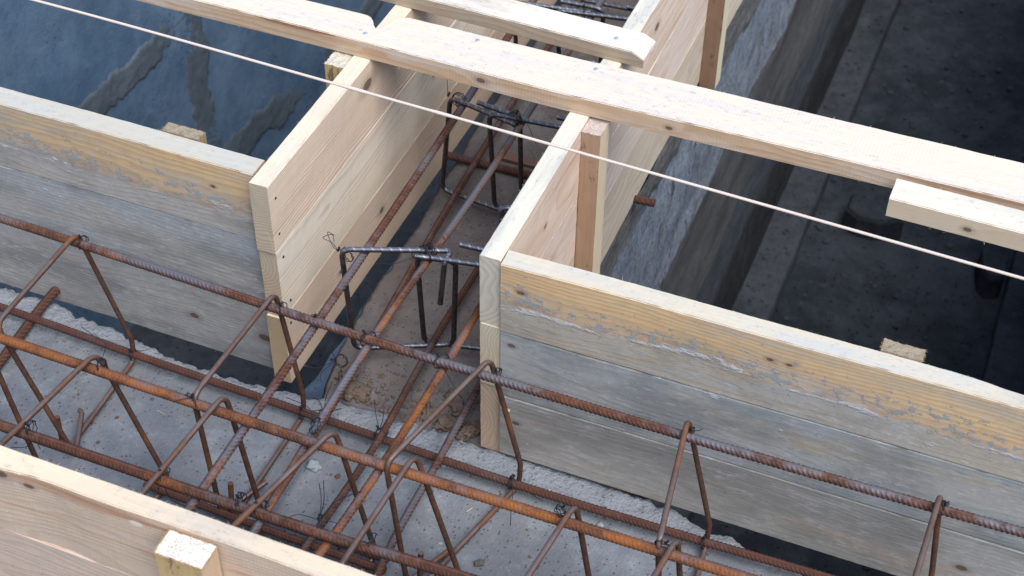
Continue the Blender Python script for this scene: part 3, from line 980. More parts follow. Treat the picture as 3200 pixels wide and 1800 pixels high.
# ------------------------------------------------------------------ timber materials
PALE, PINK, CREAM = (0.74, 0.60, 0.43), (0.66, 0.44, 0.30), (0.78, 0.68, 0.52)
W_LI1 = wood('fresh_board_top_left', (0.80, 0.66, 0.52), (0.58, 0.375, 0.245), 1, (0.03, -0.20), 0.0055, 0.03, 0.80,
             [(0.375, -0.045, 0.012)], 0.12, top_col=(0.80, 0.70, 0.55), end_col=(0.60, 0.49, 0.35), fibre=0.4)
W_LI2 = wood('fresh_board_mid_left', (0.76, 0.68, 0.56), (0.57, 0.44, 0.32), 2, (0.06, -0.03), 0.006, 0.02, 0.6, [(0.66, -0.06, 0.006)], 0.30,
             stain_col=(0.46, 0.45, 0.42), end_col=(0.58, 0.46, 0.32))
W_LI3 = wood('fresh_board_low_left', (0.70, 0.57, 0.45), (0.53, 0.365, 0.26), 3, (0.04, -0.09), 0.0048, 0.025, 0.6, [(0.40, -0.06, 0.007), (0.22, -0.07, 0.005)], 0.18,
             end_col=(0.60, 0.44, 0.28))
W_RI1 = wood('peach_board_top_right', (0.80, 0.63, 0.50), (0.62, 0.40, 0.28), 4, (0.09, -0.06), 0.011, 0.045, 0.4,
             [(0.095, -0.125, 0.006), (0.20, -0.09, 0.004), (0.80, -0.06, 0.008)], 0.22, top_col=(0.76, 0.72, 0.60), end_col=(0.64, 0.57, 0.45), streak=0.5)
W_RI2 = wood('peach_board_mid_right', (0.77, 0.62, 0.52), (0.60, 0.44, 0.34), 5, (0.09, -0.02), 0.009, 0.04, 0.4, [], 0.4, stain_col=(0.5, 0.5, 0.52),
             end_col=(0.66, 0.57, 0.42), streak=0.3)
W_RI3 = wood('peach_board_low_right', (0.66, 0.55, 0.43), (0.50, 0.36, 0.25), 6, (0.08, -0.1), 0.008, 0.03, 0.45, [], 0.3, end_col=(0.62, 0.46, 0.34))
FILM, FILM2 = (0.41, 0.385, 0.355), (0.36, 0.37, 0.375)
W_L1 = wood('weathered_board_left_top', CREAM, PALE, 7, (0.06, -0.08), 0.007, 0.02, 0.5, [(1.73, -0.052, 0.003)], 0.30,
            stain_col=(0.50, 0.53, 0.55), top_col=(0.58, 0.54, 0.46), end_col=(0.55, 0.42, 0.28),
            weather=dict(thr=-0.068, slope=0.018, base=(0.70, 0.47, 0.255), base2=(0.50, 0.35, 0.22), film=FILM, film2=(0.43, 0.39, 0.35), tint=(0.50, 0.39, 0.28), ragged=0.13))
W_L2 = wood('weathered_board_left_low', CREAM, PALE, 8, (0.06, -0.16), 0.007, 0.02, 0.35, [(1.64, -0.245, 0.007), (1.79, -0.245, 0.008)], 0.2,
            weather=dict(thr=0.2, base=(0.3, 0.25, 0.2), film=FILM, film2=FILM2, tint=(0.43, 0.36, 0.31), ragged=0.05))
W_R1 = wood('weathered_board_right_top', CREAM, PALE, 9, (0.06, -0.09), 0.0055, 0.02, 0.55, [(0.035, -0.052, 0.0042), (0.44, -0.045, 0.004), (0.47, -0.045, 0.0035)], 0.28,
            stain_col=(0.48, 0.52, 0.55), top_col=(0.68, 0.61, 0.49), end_col=(0.55, 0.42, 0.28),
            weather=dict(thr=-0.083, slope=0.008, base=(0.76, 0.52, 0.29), base2=(0.62, 0.39, 0.205), film=(0.42, 0.40, 0.37), film2=(0.46, 0.40, 0.32), tint=(0.50, 0.37, 0.22), ragged=0.10))
W_R2 = wood('weathered_board_right_mid', CREAM, PALE, 10, (0.06, -0.05), 0.007, 0.02, 0.35, [(0.02, -0.025, 0.004)], 0.2,
            weather=dict(thr=0.2, base=(0.4, 0.3, 0.2), film=(0.42, 0.415, 0.395), film2=(0.37, 0.385, 0.39), tint=(0.50, 0.38, 0.22), ragged=0.05))
W_R3 = wood('weathered_board_right_low', CREAM, PALE, 11, (0.06, -0.1), 0.007, 0.02, 0.35, [(0.80, -0.08, 0.006), (0.905, -0.10, 0.009), (0.03, -0.06, 0.004)], 0.2,
            weather=dict(thr=0.2, base=(0.3, 0.25, 0.2), film=(0.39, 0.38, 0.36), film2=(0.40, 0.38, 0.355), tint=(0.42, 0.32, 0.25), ragged=0.05))
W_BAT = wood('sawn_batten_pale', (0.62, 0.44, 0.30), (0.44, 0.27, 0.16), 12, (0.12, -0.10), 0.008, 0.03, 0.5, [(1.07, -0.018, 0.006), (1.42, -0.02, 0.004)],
             0.55, stain_col=(0.66, 0.615, 0.57), saw=0.35, marks=[(0.70, -0.004, 0.09, 0.0045, (0.30, 0.14, 0.08), 0.85), (0.86, -0.018, 0.03, 0.008, (0.50, 0.26, 0.13), 0.5), (1.93, -0.003, 0.15, 0.003, (0.42, 0.25, 0.16), 0.6)], top_col=(0.80, 0.70, 0.575), end_col=(0.7, 0.6, 0.45))  # light from above painted in: batten top paler than its tan front
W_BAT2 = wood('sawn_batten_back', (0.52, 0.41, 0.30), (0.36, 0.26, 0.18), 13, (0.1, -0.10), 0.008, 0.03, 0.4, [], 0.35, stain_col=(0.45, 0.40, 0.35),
              top_col=(0.82, 0.745, 0.64), end_col=(0.84, 0.62, 0.52))  # top coloured near white for the strong light on it
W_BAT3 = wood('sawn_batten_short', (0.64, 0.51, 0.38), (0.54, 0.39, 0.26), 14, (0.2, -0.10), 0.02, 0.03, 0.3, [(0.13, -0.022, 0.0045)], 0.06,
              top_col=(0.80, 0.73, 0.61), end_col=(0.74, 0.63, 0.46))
W_FG1 = wood('foreground_board_top', (0.70, 0.535, 0.41), (0.53, 0.355, 0.25), 15, (0.03, -0.16), 0.010, 0.05, 0.4, [(0.79, -0.022, 0.008), (0.835, -0.032, 0.005)],
             0.25, stain_col=(0.45, 0.42, 0.40), saw=0.2, marks=[(0.96, -0.016, 0.16, 0.006, (0.46, 0.24, 0.15), 0.75), (0.90, -0.022, 0.10, 0.010, (0.55, 0.33, 0.22), 0.6), (1.01, -0.024, 0.012, 0.006, (0.78, 0.72, 0.60), 0.9)], top_col=(0.78, 0.64, 0.48), streak=0.6, streak_col=(0.50, 0.29, 0.18))
W_FG2 = wood('foreground_board_low', (0.68, 0.52, 0.42), (0.50, 0.35, 0.27), 16, (0.03, -0.1), 0.009, 0.04, 0.4, [], 0.35, stain_col=(0.42, 0.40, 0.38), saw=0.12)
W_STY = wood('yellowish_stud', (0.66, 0.48, 0.25), (0.54, 0.36, 0.17), 17, (0.02, 0.02), 0.006, 0.01, 0.4, [], 0.1, end_col=(0.84, 0.80, 0.74), saw=0.3)
W_STB = wood('brown_stud', (0.40, 0.26, 0.16), (0.28, 0.165, 0.10), 18, (0.05, 0.05), 0.006, 0.01, 0.35, [], 0.3, stain_col=(0.2, 0.15, 0.12), end_col=(0.62, 0.53, 0.47))
W_STC = wood('cream_stud_side', (0.70, 0.58, 0.38), (0.60, 0.46, 0.27), 19, (0.05, 0.05), 0.006, 0.01, 0.3, [], 0.15, end_col=(0.62, 0.53, 0.47))
W_STO = wood('weathered_stud', (0.46, 0.36, 0.23), (0.34, 0.25, 0.15), 20, (0.05, 0.05), 0.006, 0.01, 0.4, [], 0.4, end_col=(0.50, 0.42, 0.30))

def lit_shaded_stud(name, front, side, end, turned=False):
    """vertical stud: dusty brown face darkened as if shaded, the face to its right painted paler as lit"""
    t = NT(name)
    g = t.vmul(t.P, (120, 120, 5))
    f = t.noise(g, 1.0, 4, 0.65)
    g2 = t.noise(t.vmul(t.P, (40, 40, 14)), 1.0, 4, 0.7)
    sp = t.noise(t.P, 500, 3, 0.7)
    N = t.onormal()
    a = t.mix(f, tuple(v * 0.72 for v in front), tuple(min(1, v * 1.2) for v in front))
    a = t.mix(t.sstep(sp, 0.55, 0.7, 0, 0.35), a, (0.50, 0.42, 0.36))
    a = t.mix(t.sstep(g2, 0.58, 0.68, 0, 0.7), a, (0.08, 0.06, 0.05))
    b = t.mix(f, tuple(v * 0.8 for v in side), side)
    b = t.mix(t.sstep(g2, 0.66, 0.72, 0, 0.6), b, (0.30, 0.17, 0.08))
    c = t.mix(t.sstep(t.m_('MULTIPLY', N[1], -1.0) if turned else N[0], 0.5, 0.7), a, b)  # shaded front and lit side painted in by face direction
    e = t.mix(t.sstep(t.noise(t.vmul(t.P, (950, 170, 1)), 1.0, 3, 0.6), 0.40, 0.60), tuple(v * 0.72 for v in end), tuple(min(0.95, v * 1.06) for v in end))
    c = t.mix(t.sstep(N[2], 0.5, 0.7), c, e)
    return t.finish(c, 0.9, t.m_('ADD', f, sp), 0.0006, 0.8, spec=0.15)
W_STUD1 = lit_shaded_stud('stud_shaded_brown_lit_cream', (0.44, 0.29, 0.19), (0.74, 0.60, 0.42), (0.60, 0.50, 0.45), True)
W_STUD2 = lit_shaded_stud('stud_dusty_shaded_brown', (0.27, 0.165, 0.11), (0.72, 0.64, 0.45), (0.6, 0.5, 0.4), True)
W_STUDF = lit_shaded_stud('stud_yellow_front', (0.60, 0.42, 0.20), (0.68, 0.48, 0.33), (0.86, 0.82, 0.76))
W_STUDY = lit_shaded_stud('stud_old_yellow', (0.56, 0.40, 0.18), (0.5, 0.36, 0.2), (0.66, 0.62, 0.52))
W_STUDO = lit_shaded_stud('stud_speckled_end', (0.36, 0.27, 0.17), (0.40, 0.28, 0.16), (0.36, 0.30, 0.22))

def stud(parent, mat, x0, x1, y0, y1, ztop, zbot, seed, rag=0.004, tuft=0):
    """upright post with a rough sawn, slightly furry end"""
    rnd = random.Random(seed)
    V, F = [], []
    nx, ny = 14, 12
    n = 14
    ringp = []
    def rp(k):
        k = k % 4
        return k
    per = []
    for i in range(nx): per.append((x0 + (x1 - x0) * i / nx, y0))
    for i in range(ny): per.append((x1, y0 + (y1 - y0) * i / ny))
    for i in range(nx): per.append((x1 - (x1 - x0) * i / nx, y1))
    for i in range(ny): per.append((x0, y1 - (y1 - y0) * i / ny))
    m = len(per)
    zs = [zbot + (ztop - zbot) * i / 40 for i in range(41)]
    for k, z in enumerate(zs):
        for (x, y) in per:
            j = 0.0006 * nz(x * 60 + seed, y * 60, z * 25)
            zz = z + (rag * 0.5 * nz(x * 90 + seed, y * 90) if k == 40 else 0)
            V.append((x + j + (0.0008 * nz(x * 400, y * 400, seed) if k == 40 else 0), y + j, zz))
    for k in range(40):
        for j in range(m):
            F.append((k * m + j, k * m + (j + 1) % m, (k + 1) * m + (j + 1) % m, (k + 1) * m + j))
    # top: grid so that the end grain is uneven
    base = len(V)
    for j in range(ny + 1):
        for i in range(nx + 1):
            x, y = x0 + (x1 - x0) * i / nx, y0 + (y1 - y0) * j / ny
            V.append((x, y, ztop + rag * 0.5 * nz(x * 90 + seed, y * 90) + rag * 0.25 * nz(x * 330, y * 330, seed)))
            if i and j:
                a = base + j * (nx + 1) + i
                F.append((a - nx - 2, a - nx - 1, a, a - 1))
    for _ in range(tuft):
        x, y = rnd.uniform(x0, x1), rnd.uniform(y0, y1)
        if rnd.random() < 0.7:
            if rnd.random() < .5: x = rnd.choice((x0, x1))
            else: y = rnd.choice((y0, y1))
        p = Vector((x, y, ztop - 0.0012))
        d = Vector(((x - (x0 + x1) / 2) * 1.2 + rnd.uniform(-.02, .02), (y - (y0 + y1) / 2) * 1.2 + rnd.uniform(-.02, .02), rnd.uniform(0.0, 0.03))).normalized() * rnd.uniform(0.0015, 0.005)
        w = Vector((0.0006, 0.0004, 0))
        i0 = len(V)
        V += [tuple(p + w), tuple(p - w), tuple(p + d), tuple(p + Vector((0, 0, 0.0015)))]
        F += [(i0, i0 + 1, i0 + 2), (i0, i0 + 3, i0 + 1), (i0 + 1, i0 + 3, i0 + 2), (i0, i0 + 2, i0 + 3)]
    return mesh_obj('stud', V, F, mat, parent, smooth=False)

def nail_head(parent, x, y, z, r=0.0042, axis='z'):
    V, F = [], []
    n = 14
    for k, (rr, h) in enumerate(((r, -0.001), (r, 0.0005), (r * 0.85, 0.0010))):
        for j in range(n):
            a = 2 * math.pi * j / n
            p = (rr * math.cos(a), rr * math.sin(a), h)
            if axis == 'y': p = (p[0], -h, p[1])
            if axis == 'x': p = (h, p[0], p[1])
            V.append((x + p[0], y + p[1], z + p[2]))
    for k in range(2):
        for j in range(n):
            F.append((k * n + j, k * n + (j + 1) % n, (k + 1) * n + (j + 1) % n, (k + 1) * n + j))
    F.append(tuple(range(2 * n, 3 * n)))
    return mesh_obj('nail', V, F, NAIL if axis == 'z' else WIRE, parent)

H90 = math.pi / 2
# ---- left inner panel (faces the cross cage), runs along Y; local X -> world Y, local -Y -> world +X
p = empty('formwork_panel', (-1.10, 1.676, 0.0), H90)
plank('board', p, W_LI1, (0, 0, 0), (0, 0, 0), 2.3, 0.035, 0.150, 21)
plank('board', p, W_LI2, (0.0035, 0.0006, -0.1508), (0, 0, 0), 2.3, 0.034, 0.156, 22, chip=0.0005)
plank('board', p, W_LI3, (-0.001, 0.0002, -0.3075), (0, 0, 0), 2.3, 0.035, 0.166, 23, chip=0.0005)
stud(p, W_STUDY, 0.355, 0.400, 0.036, 0.075, -0.004, -0.475, 5, 0.005, 60)
stud(p, W_STUDY, 1.25, 1.295, 0.036, 0.075, -0.004, -0.475, 6, 0.005, 0)
for (a, z) in ((0.022, -0.040), (0.020, -0.118), (0.024, -0.175), (0.03, -0.285), (0.022, -0.335)):
    nail_head(p, a, -0.0005, z, 0.0026, 'y')
tag(p, 'fresh yellowish board panel on the left side of the cross cage, with a large knot', 'formwork panel')

# ---- right inner panel, its outer face (peach) looks to +X
p = empty('formwork_panel', (-0.675, 1.660, 0.0), H90)
def wane(x, k):
    return -0.004 * max(0, nz(x * 3, 3)) - (0.010 * math.exp(-(x / 0.02) ** 2) * k)
plank('board', p, W_RI1, (0, 0, 0), (0, 0, 0), 3.0, 0.036, 0.149, 31)
plank('board', p, W_RI2, (-0.002, 0.0003, -0.1497), (0, 0, 0), 3.0, 0.036, 0.142, 32, chip=0.0004)
def low_edge(x):
    return 0
plank('board', p, W_RI3, (0.001, 0.0005, -0.2922), (0, 0, 0), 3.0, 0.036, 0.171, 33, chip=0.0004)
stud(p, W_STUD1, 0.366, 0.414, -0.036, -0.001, -0.006, -0.475, 7, 0.004, 30)
stud(p, W_STUD2, 1.205, 1.250, -0.038, -0.001, -0.006, -0.475, 8, 0.004, 10)
tag(p, 'peach coloured board panel right of the cross cage with two studs on its outer side', 'formwork panel')

# ---- left panel of the main beam
p = empty('formwork_panel', (-2.95, 1.697, 0.0), 0)
plank('board', p, W_L1, (0, 0, 0), (0, 0, 0), 1.812, 0.044, 0.150, 41, wob=0.0012, chip=0.0018, splinters=40)
plank('board', p, W_L2, (0, 0.0012, -0.1525), (0, 0, 0), 1.838, 0.042, 0.325, 42, wob=0.0012)
stud(p, W_STUDO, 1.610, 1.683, 0.045, 0.068, 0.001, -0.475, 9, 0.006, 80)
tag(p, 'weathered grey panel at left with ochre top band, cement film and two knots low down', 'formwork panel')

# ---- right panel of the main beam (turned very slightly)
p = empty('formwork_panel', (-0.673, 1.6545, 0.0), R(0.35))
def rtop(x, k):
    return -0.004 * max(0, nz(x * 4.1, 1.7)) * (1 - k) - 0.007 * math.exp(-((x - 0.80) / 0.05) ** 2) * k - 0.003 * math.exp(-((x - 0.92) / 0.03) ** 2)
plank('board', p, W_R1, (0, 0, 0), (0, 0, 0), 1.5, 0.036, 0.1515, 51, wob=0.0012, chip=0.0016, topf=rtop, splinters=40)
plank('board', p, W_R2, (0, 0.0010, -0.1535), (0, 0, 0), 1.5, 0.036, 0.1505, 52, wob=0.0010)
plank('board', p, W_R3, (0, 0.0002, -0.3055), (0, 0, 0), 1.5, 0.036, 0.150, 53, wob=0.0010)
stud(p, W_STUDO, 0.594, 0.656, 0.037, 0.062, 0.002, -0.47, 10, 0.005, 60)
tag(p, 'weathered three board panel at right, orange stained upper board over blue grey lower boards', 'formwork panel')

# ---- foreground panel
p = empty('formwork_panel', (-1.95, 1.012, 0.0), 0)
def fg_front(x):
    return 0.006 * math.exp(-((x - 0.86) / 0.07) ** 2) - 0.004 * nz(x * 3, 8)
def fg_top(x, k):
    return -0.010 * (1 - k) * max(0, 1 - abs(x - 0.80) / 0.16)
plank('board', p, W_FG1, (0, 0, 0), (0, 0, 0), 2.3, 0.032, 0.158, 61, wob=0.0012, front=fg_front, topf=fg_top, chip=0.0022, splinters=260)
plank('board', p, W_FG2, (0, 0.0010, -0.1605), (0, 0, 0), 2.3, 0.031, 0.295, 62)
stud(p, W_STUDF, 1.067, 1.138, -0.041, -0.0015, -0.008, -0.6, 11, 0.005, 700)
tag(p, 'pale foreground board panel with a furry sawn stud end, bottom left corner', 'formwork panel')

# ---- battens laid over the panels
p = empty('batten', (-1.95, 2.069, 0.0365), 0)
def b1_back(x):
    X = -1.95 + x
    v = -0.028
    if X > -1.125: 
        v = -0.028 + 0.022 * min(1, max(0, (X + 1.10) / 0.03))
    v -= 0.034 * math.exp(-((X + 1.108) / 0.018) ** 2) if X < -1.09 else 0.0
    v += 0.010 * max(0, min(1, (X + 0.9) / 1.1))
    return v + 0.0015 * nz(x * 9, 4)
def b1_front(x):
    X = -1.95 + x
    return -0.006 * math.exp(-((X + 0.75) / 0.3) ** 2) + 0.012 * max(0, X + 0.5)
plank('beam', p, W_BAT, (0, 0, 0), (0, 0, 0), 2.6, 0.108, 0.0365, 71, wob=0.0009, back=b1_back, front=b1_front, chip=0.0018, splinters=90)
for (x, y) in ((-0.923, 2.152), (-0.695, 2.152), (-1.12, 2.093)):
    nail_head(p, x + 1.95, y - 2.069, 0.0006)
tag(p, 'longest sawn batten crossing the whole picture, notched at its far edge', 'batten')

p = empty('batten', (-1.9, 2.270, 0.031), R(-1.6))
def b2_end(x):
    return 0
plank('beam', p, W_BAT2, (0, 0, 0), (0, 0, 0), 1.268, 0.066, 0.031, 72, chip=0.0022, topf=lambda x, k: -0.012 * max(0, (x - 1.245) / 0.023) * 1.0, splinters=70, endrag=0.004)
nail_head(p, 1.204, 0.028, 0.0006)
tag(p, 'pale topped batten at the top of the picture ending on the peach panel', 'batten')

p = empty('batten', (-0.1385, 2.0005, 0.0385), R(-0.7))
plank('beam', p, W_BAT3, (0, 0, 0), (0, 0, 0), 0.9, 0.056, 0.0385, 73, chip=0.0014, splinters=120)
tag(p, 'short clean batten lying against the long batten at the right edge', 'batten')

# ---- mason's line
mb = MB()
pts = catmull([(-2.4, 1.888, 0.085), (-1.69, 1.893, 0.085), (-1.07, 1.878, 0.0835), (-0.435, 1.857, 0.084), (0.09, 1.837, 0.085), (0.6, 1.82, 0.086)], 0.003)
def twine(s, th, i):
    k = 0.5 + 0.5 * math.cos(2 * th - s / 0.0011)
    lumpy = max(0, nz(s * 9, 3.3) - 0.42) * 6
    return 0.0023 + 0.0003 * k + 0.0012 * lumpy, k
sweep(mb, pts, 0.0016, 8, twine)
tag(mb.build('string_line', STRING), 'taut pale twine stretched across the picture above the boards', 'string')

# ------------------------------------------------------------------ reinforcing bars of the main beam
T = -0.175
rebar('reinforcing_bar', [(-2.3, 1.606, T), (-1.613, 1.596, T), (-1.247, 1.587, T), (-0.905, 1.577, T), (-0.64, 1.574, T), (-0.324, 1.575, T), (-0.049, 1.580, T), (0.188, 1.587, T), (0.6, 1.60, T)],
      0.0073, RUST[0], 'long ribbed bar nearest the panels, at the top of the cage', seed=1, pitch=0.0080, h=0.0012)
rebar('reinforcing_bar', [(-2.3, 1.348, T), (-1.435, 1.346, T), (-1.129, 1.343, T), (-0.789, 1.342, T), (-0.506, 1.346, T), (-0.255, 1.351, T), (0.4, 1.362, T)],
      0.0083, RUST[1], 'thick orange ribbed bar through the middle of the long cage', seed=2, h=0.00085, pitch=0.0066)
rebar('reinforcing_bar', [(-2.3, 1.184, T), (-1.321, 1.187, T), (-1.092, 1.188, T), (-0.925, 1.188, T), (-0.715, 1.192, T), (-0.552, 1.199, T), (0.3, 1.225, T)],
      0.0083, RUST[2], 'thick brown ribbed bar next to the foreground panel, top of the cage', seed=3, h=0.00085, pitch=0.0066)
rebar('reinforcing_bar', [(-2.3, 1.614, -0.433), (-1.688, 1.606, -0.433), (-1.35, 1.595, -0.433), (-0.929, 1.587, -0.433), (-0.618, 1.581, -0.433), (-0.332, 1.586, -0.433), (-0.08, 1.595, -0.433), (0.5, 1.61, -0.433)],
      0.0070, RUST[3], 'dark red ribbed bar lying just above the concrete below the panels', seed=4, pitch=0.0075)
rebar('reinforcing_bar', [(-1.20, 1.338, -0.433), (-0.95, 1.332, -0.433), (-0.742, 1.332, -0.433)], 0.0062, RUST[3],
      'lower red brown bar half hidden behind the thick brown front bar', seed=5, pitch=0.0075)
rebar('reinforcing_bar', [(-0.99, 1.351, -0.431), (-0.746, 1.352, -0.431)], 0.0058, RUST[5],
      'short dark bar lapped beside the lower red brown bar', seed=6, pitch=0.0075)
rebar('reinforcing_bar', [(-1.628, 1.80, -0.446), (-1.624, 1.65, -0.446), (-1.616, 1.55, -0.447), (-1.605, 1.40, -0.449), (-1.59, 1.25, -0.450)], 0.0085, RUST[3],
      'pitted dark red bar lying crosswise on the concrete at far left', seed=7, h=0.0014, pitch=0.011)

# bars of the cross beam
B, D = -0.192, -0.417
rebar('reinforcing_bar', [(-0.974, 1.10, B), (-0.976, 1.25, B), (-0.978, 1.457, B), (-0.981, 1.663, B), (-0.986, 1.969, B), (-0.995, 2.309, B), (-1.002, 2.6, B), (-1.01, 3.6, B)],
      0.0068, RUST[0], 'leftmost top bar of the cross cage, close to the fresh left boards', seed=8, pitch=0.0090, h=0.0012, twist=1.6)
rebar('reinforcing_bar', [(-0.862, 1.10, B), (-0.868, 1.25, B), (-0.876, 1.45, B), (-0.877, 1.641, B), (-0.872, 1.79, B), (-0.866, 2.02, B), (-0.866, 2.31, B), (-0.868, 3.6, B)],
      0.0062, RUST[4], 'bluish worn top bar along the middle of the cross cage', seed=9, pitch=0.008, twist=0.1)
rebar('reinforcing_bar', [(-0.768, 1.08, B), (-0.753, 1.212, B), (-0.744, 1.379, B), (-0.741, 1.557, B), (-0.741, 1.727, B), (-0.742, 2.3, B), (-0.746, 3.6, B)],
      0.0064, RUST[1], 'bright orange top bar of the cross cage beside the right corner post', seed=10, pitch=0.0085)
rebar('reinforcing_bar', [(-0.962, 1.12, D), (-0.971, 1.308, D), (-0.974, 1.503, D), (-0.986, 1.802, D), (-0.999, 2.026, D), (-1.009, 2.25, D), (-1.018, 2.583, D), (-1.03, 3.6, D)],
      0.0062, RUST[2], 'brown bottom bar left of centre, low in the cross cage', seed=11, pitch=0.0085, twist=1.4)
rebar('reinforcing_bar', [(-0.889, 1.12, D), (-0.878, 1.31, D), (-0.869, 1.46, D), (-0.867, 1.588, D), (-0.873, 1.728, D), (-0.878, 1.88, D), (-0.878, 2.036, D), (-0.88, 3.6, D)],
      0.0060, RUST[5], 'grey brown bottom bar under the middle of the cross cage', seed=12, pitch=0.0085)
rebar('reinforcing_bar', [(-0.735, 1.12, D), (-0.745, 1.307, D), (-0.751, 1.42, D), (-0.751, 1.562, D), (-0.754, 1.759, D), (-0.757, 2.3, D), (-0.76, 3.6, D)],
      0.0062, RUST[0], 'rightmost bottom bar of the cross cage, passing the right corner post', seed=13, pitch=0.0085)
rebar('reinforcing_bar', [(-1.103, 2.386, -0.482 + 0.026), (-0.9, 2.393, -0.456), (-0.632, 2.408, -0.4565)], 0.0083, RUST[3],
      'short dark bar lying across the cross wall under the far hoop', seed=14, pitch=0.012)

# ------------------------------------------------------------------ stirrups of the main beam (smooth rod)
def stirrup(pts, label, seed, r=0.0047, fr=0.022):
    p = resample(fillet(pts, fr, 8), 0.004)
    mb = MB()
    sweep(mb, p, r, 12, smooth_rod_rf(r, seed))
    o = mb.build('stirrup', ROD)
    tag(o, label, 'stirrup', 'smooth stirrups round the long bars')
ZT, ZB = -0.158, -0.447
# rear set: hooks at the low front corner
ORD = ['first', 'second', 'third', 'fourth', 'fifth', 'sixth']
rear = [(-1.452, -1.446, -1.352, -1.385, -1, 1.600, 1.352), (-1.060, -1.066, -1.052, -1.030, 1, 1.600, 1.338),
        (-0.667, -0.728, -0.702, -0.611, 1, 1.598, 1.330), (-0.333, -0.300, -0.275, -0.274, 1, 1.598, 1.345), (0.060, 0.053, 0.09, 0.09, 1, 1.60, 1.34)]
for i, (tb, tf, bf, bb, sd, yb, yf) in enumerate(rear):
    s = 0.024 * sd
    pts = [(bf + s, yf + 0.008, ZB + 0.088), (bf + s * 0.9, yf, ZB), (bb, yb - 0.004, ZB), (bb, yb, ZB + 0.05), (tb, yb, ZT), (tf, yf + 0.004, ZT), (bf, yf, ZB + 0.004), (bf + s * 1.7, yf + 0.085, ZB + 0.012)]
    stirrup(pts, ['first rear stirrup from the left, in front of the weathered left panel',
                  'second rear stirrup, looped over the top bar at the corner of the fresh left boards',
                  'rear stirrup looped in front of the right corner post',
                  'rear stirrup standing before the middle of the weathered right panel',
                  'last rear stirrup near the right edge of the picture'][i], i + 1)
front = [(-1.60, -1.63, -1.40, 1.352), (-1.258, -1.290, -1.165, 1.365), (-1.022, -1.038, -0.985, 1.365), (-0.830, -0.893, -0.772, 1.365),
         (-0.694, -0.708, -0.618, 1.368), (-0.436, -0.468, -0.385, 1.372), (-0.278, -0.312, -0.24, 1.37)]
for i, (tb, tf, bb, yb) in enumerate(front):
    pts = [(tf + 0.05, 1.10, ZB), (bb, yb - 0.003, ZB), (tb, yb, ZT + 0.002), (tf, 1.085, ZT + 0.002), (tf + 0.06, 1.088, ZB + 0.01)]
    if i == 0: pts = [(-1.36, 1.10, ZB), (-1.385, 1.30, ZB), (-1.432, 1.312, ZT - 0.02), (-1.50, 1.09, ZT), (-1.42, 1.088, ZB + 0.01)]
    stirrup(pts, ['front stirrup at the left edge, running under the thick brown bar',
                  'front stirrup over the orange bar at left, with a free wire end on its bend',
                  'front stirrup left of centre, bent over the orange bar beside a cross bar',
                  'front stirrup over the orange bar between the bluish and the grey brown cross bars',
                  'front stirrup crossing the bright orange cross bar at bottom centre',
                  'front stirrup on the orange bar at bottom centre right, tied just below its bend',
                  'front stirrup at the bottom edge, furthest right over the orange bar'][i], 20 + i, fr=0.026)

# ------------------------------------------------------------------ hoops of the cross beam (twisted dark rod)
def hoop(pts, label, seed, r=0.0050):
    p = resample(fillet(pts, 0.02, 8), 0.0013)
    mb = MB()
    sweep(mb, p, r, 20, spiral_rf(r, seed))
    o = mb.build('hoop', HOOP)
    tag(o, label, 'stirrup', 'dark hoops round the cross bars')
zt, zb = -0.179, -0.431
hoop([(-0.846, 1.795, zt - 0.10), (-0.838, 1.802, zt + 0.001), (-0.836, 1.828, zt + 0.003), (-1.017, 1.758, zt + 0.002), (-1.012, 1.766, zb), (-0.845, 1.846, zb), (-0.824, 1.818, zt - 0.01), (-0.89, 1.79, zt + 0.004)],
     'nearest hoop on the left, long bright top leg wired over the middle bar', 1)
hoop([(-0.826, 1.842, zt + 0.010), (-0.727, 1.852, zt + 0.006), (-0.729, 1.870, zb), (-0.899, 1.832, zb), (-0.889, 1.796, zt), (-0.727, 1.826, zt)],
     'nearest hoop on the right, partly behind the end of the peach panel', 2)
hoop([(-0.96, 2.236, zt + 0.008), (-0.868, 2.228, zt + 0.004), (-0.862, 2.232, zb), (-1.048, 2.250, zb), (-1.020, 2.240, zt), (-0.872, 2.218, zt - 0.008)],
     'second hoop on the left, seen below the long batten', 3)
hoop([(-0.80, 2.252, zt + 0.008), (-0.728, 2.258, zt + 0.004), (-0.730, 2.27, zb), (-0.925, 2.240, zb), (-0.930, 2.222, zt), (-0.726, 2.240, zt)],
     'second hoop on the right, end of it hidden by the peach panel', 4)
hoop([(-0.937, 2.634, zt + 0.006), (-0.845, 2.643, zt + 0.004), (-0.845, 2.65, zb), (-1.04, 2.65, zb), (-1.03, 2.60, zt), (-0.87, 2.632, zt - 0.004)],
     'third hoop on the left, beyond the pale topped batten', 5)
hoop([(-0.80, 2.665, zt + 0.008), (-0.728, 2.668, zt + 0.004), (-0.730, 2.67, zb), (-0.925, 2.64, zb), (-0.94, 2.606, zt), (-0.726, 2.645, zt)],
     'third hoop on the right, beyond the pale topped batten against the peach panel', 6)
hoop([(-1.03, 3.02, zt), (-0.728, 3.05, zt), (-0.730, 3.05, zb), (-1.04, 3.03, zb), (-1.03, 3.022, zt - 0.01)], 'fourth hoop, furthest away at the top edge', 7)

hoop([(-0.728, 1.960, -0.40), (-0.790, 1.962, -0.30), (-0.808, 1.985, -0.195), (-0.792, 1.990, -0.19), (-0.80, 1.930, -0.43)],
     'bent dark hook between the two nearest hoop pairs, close to the peach panel', 8)
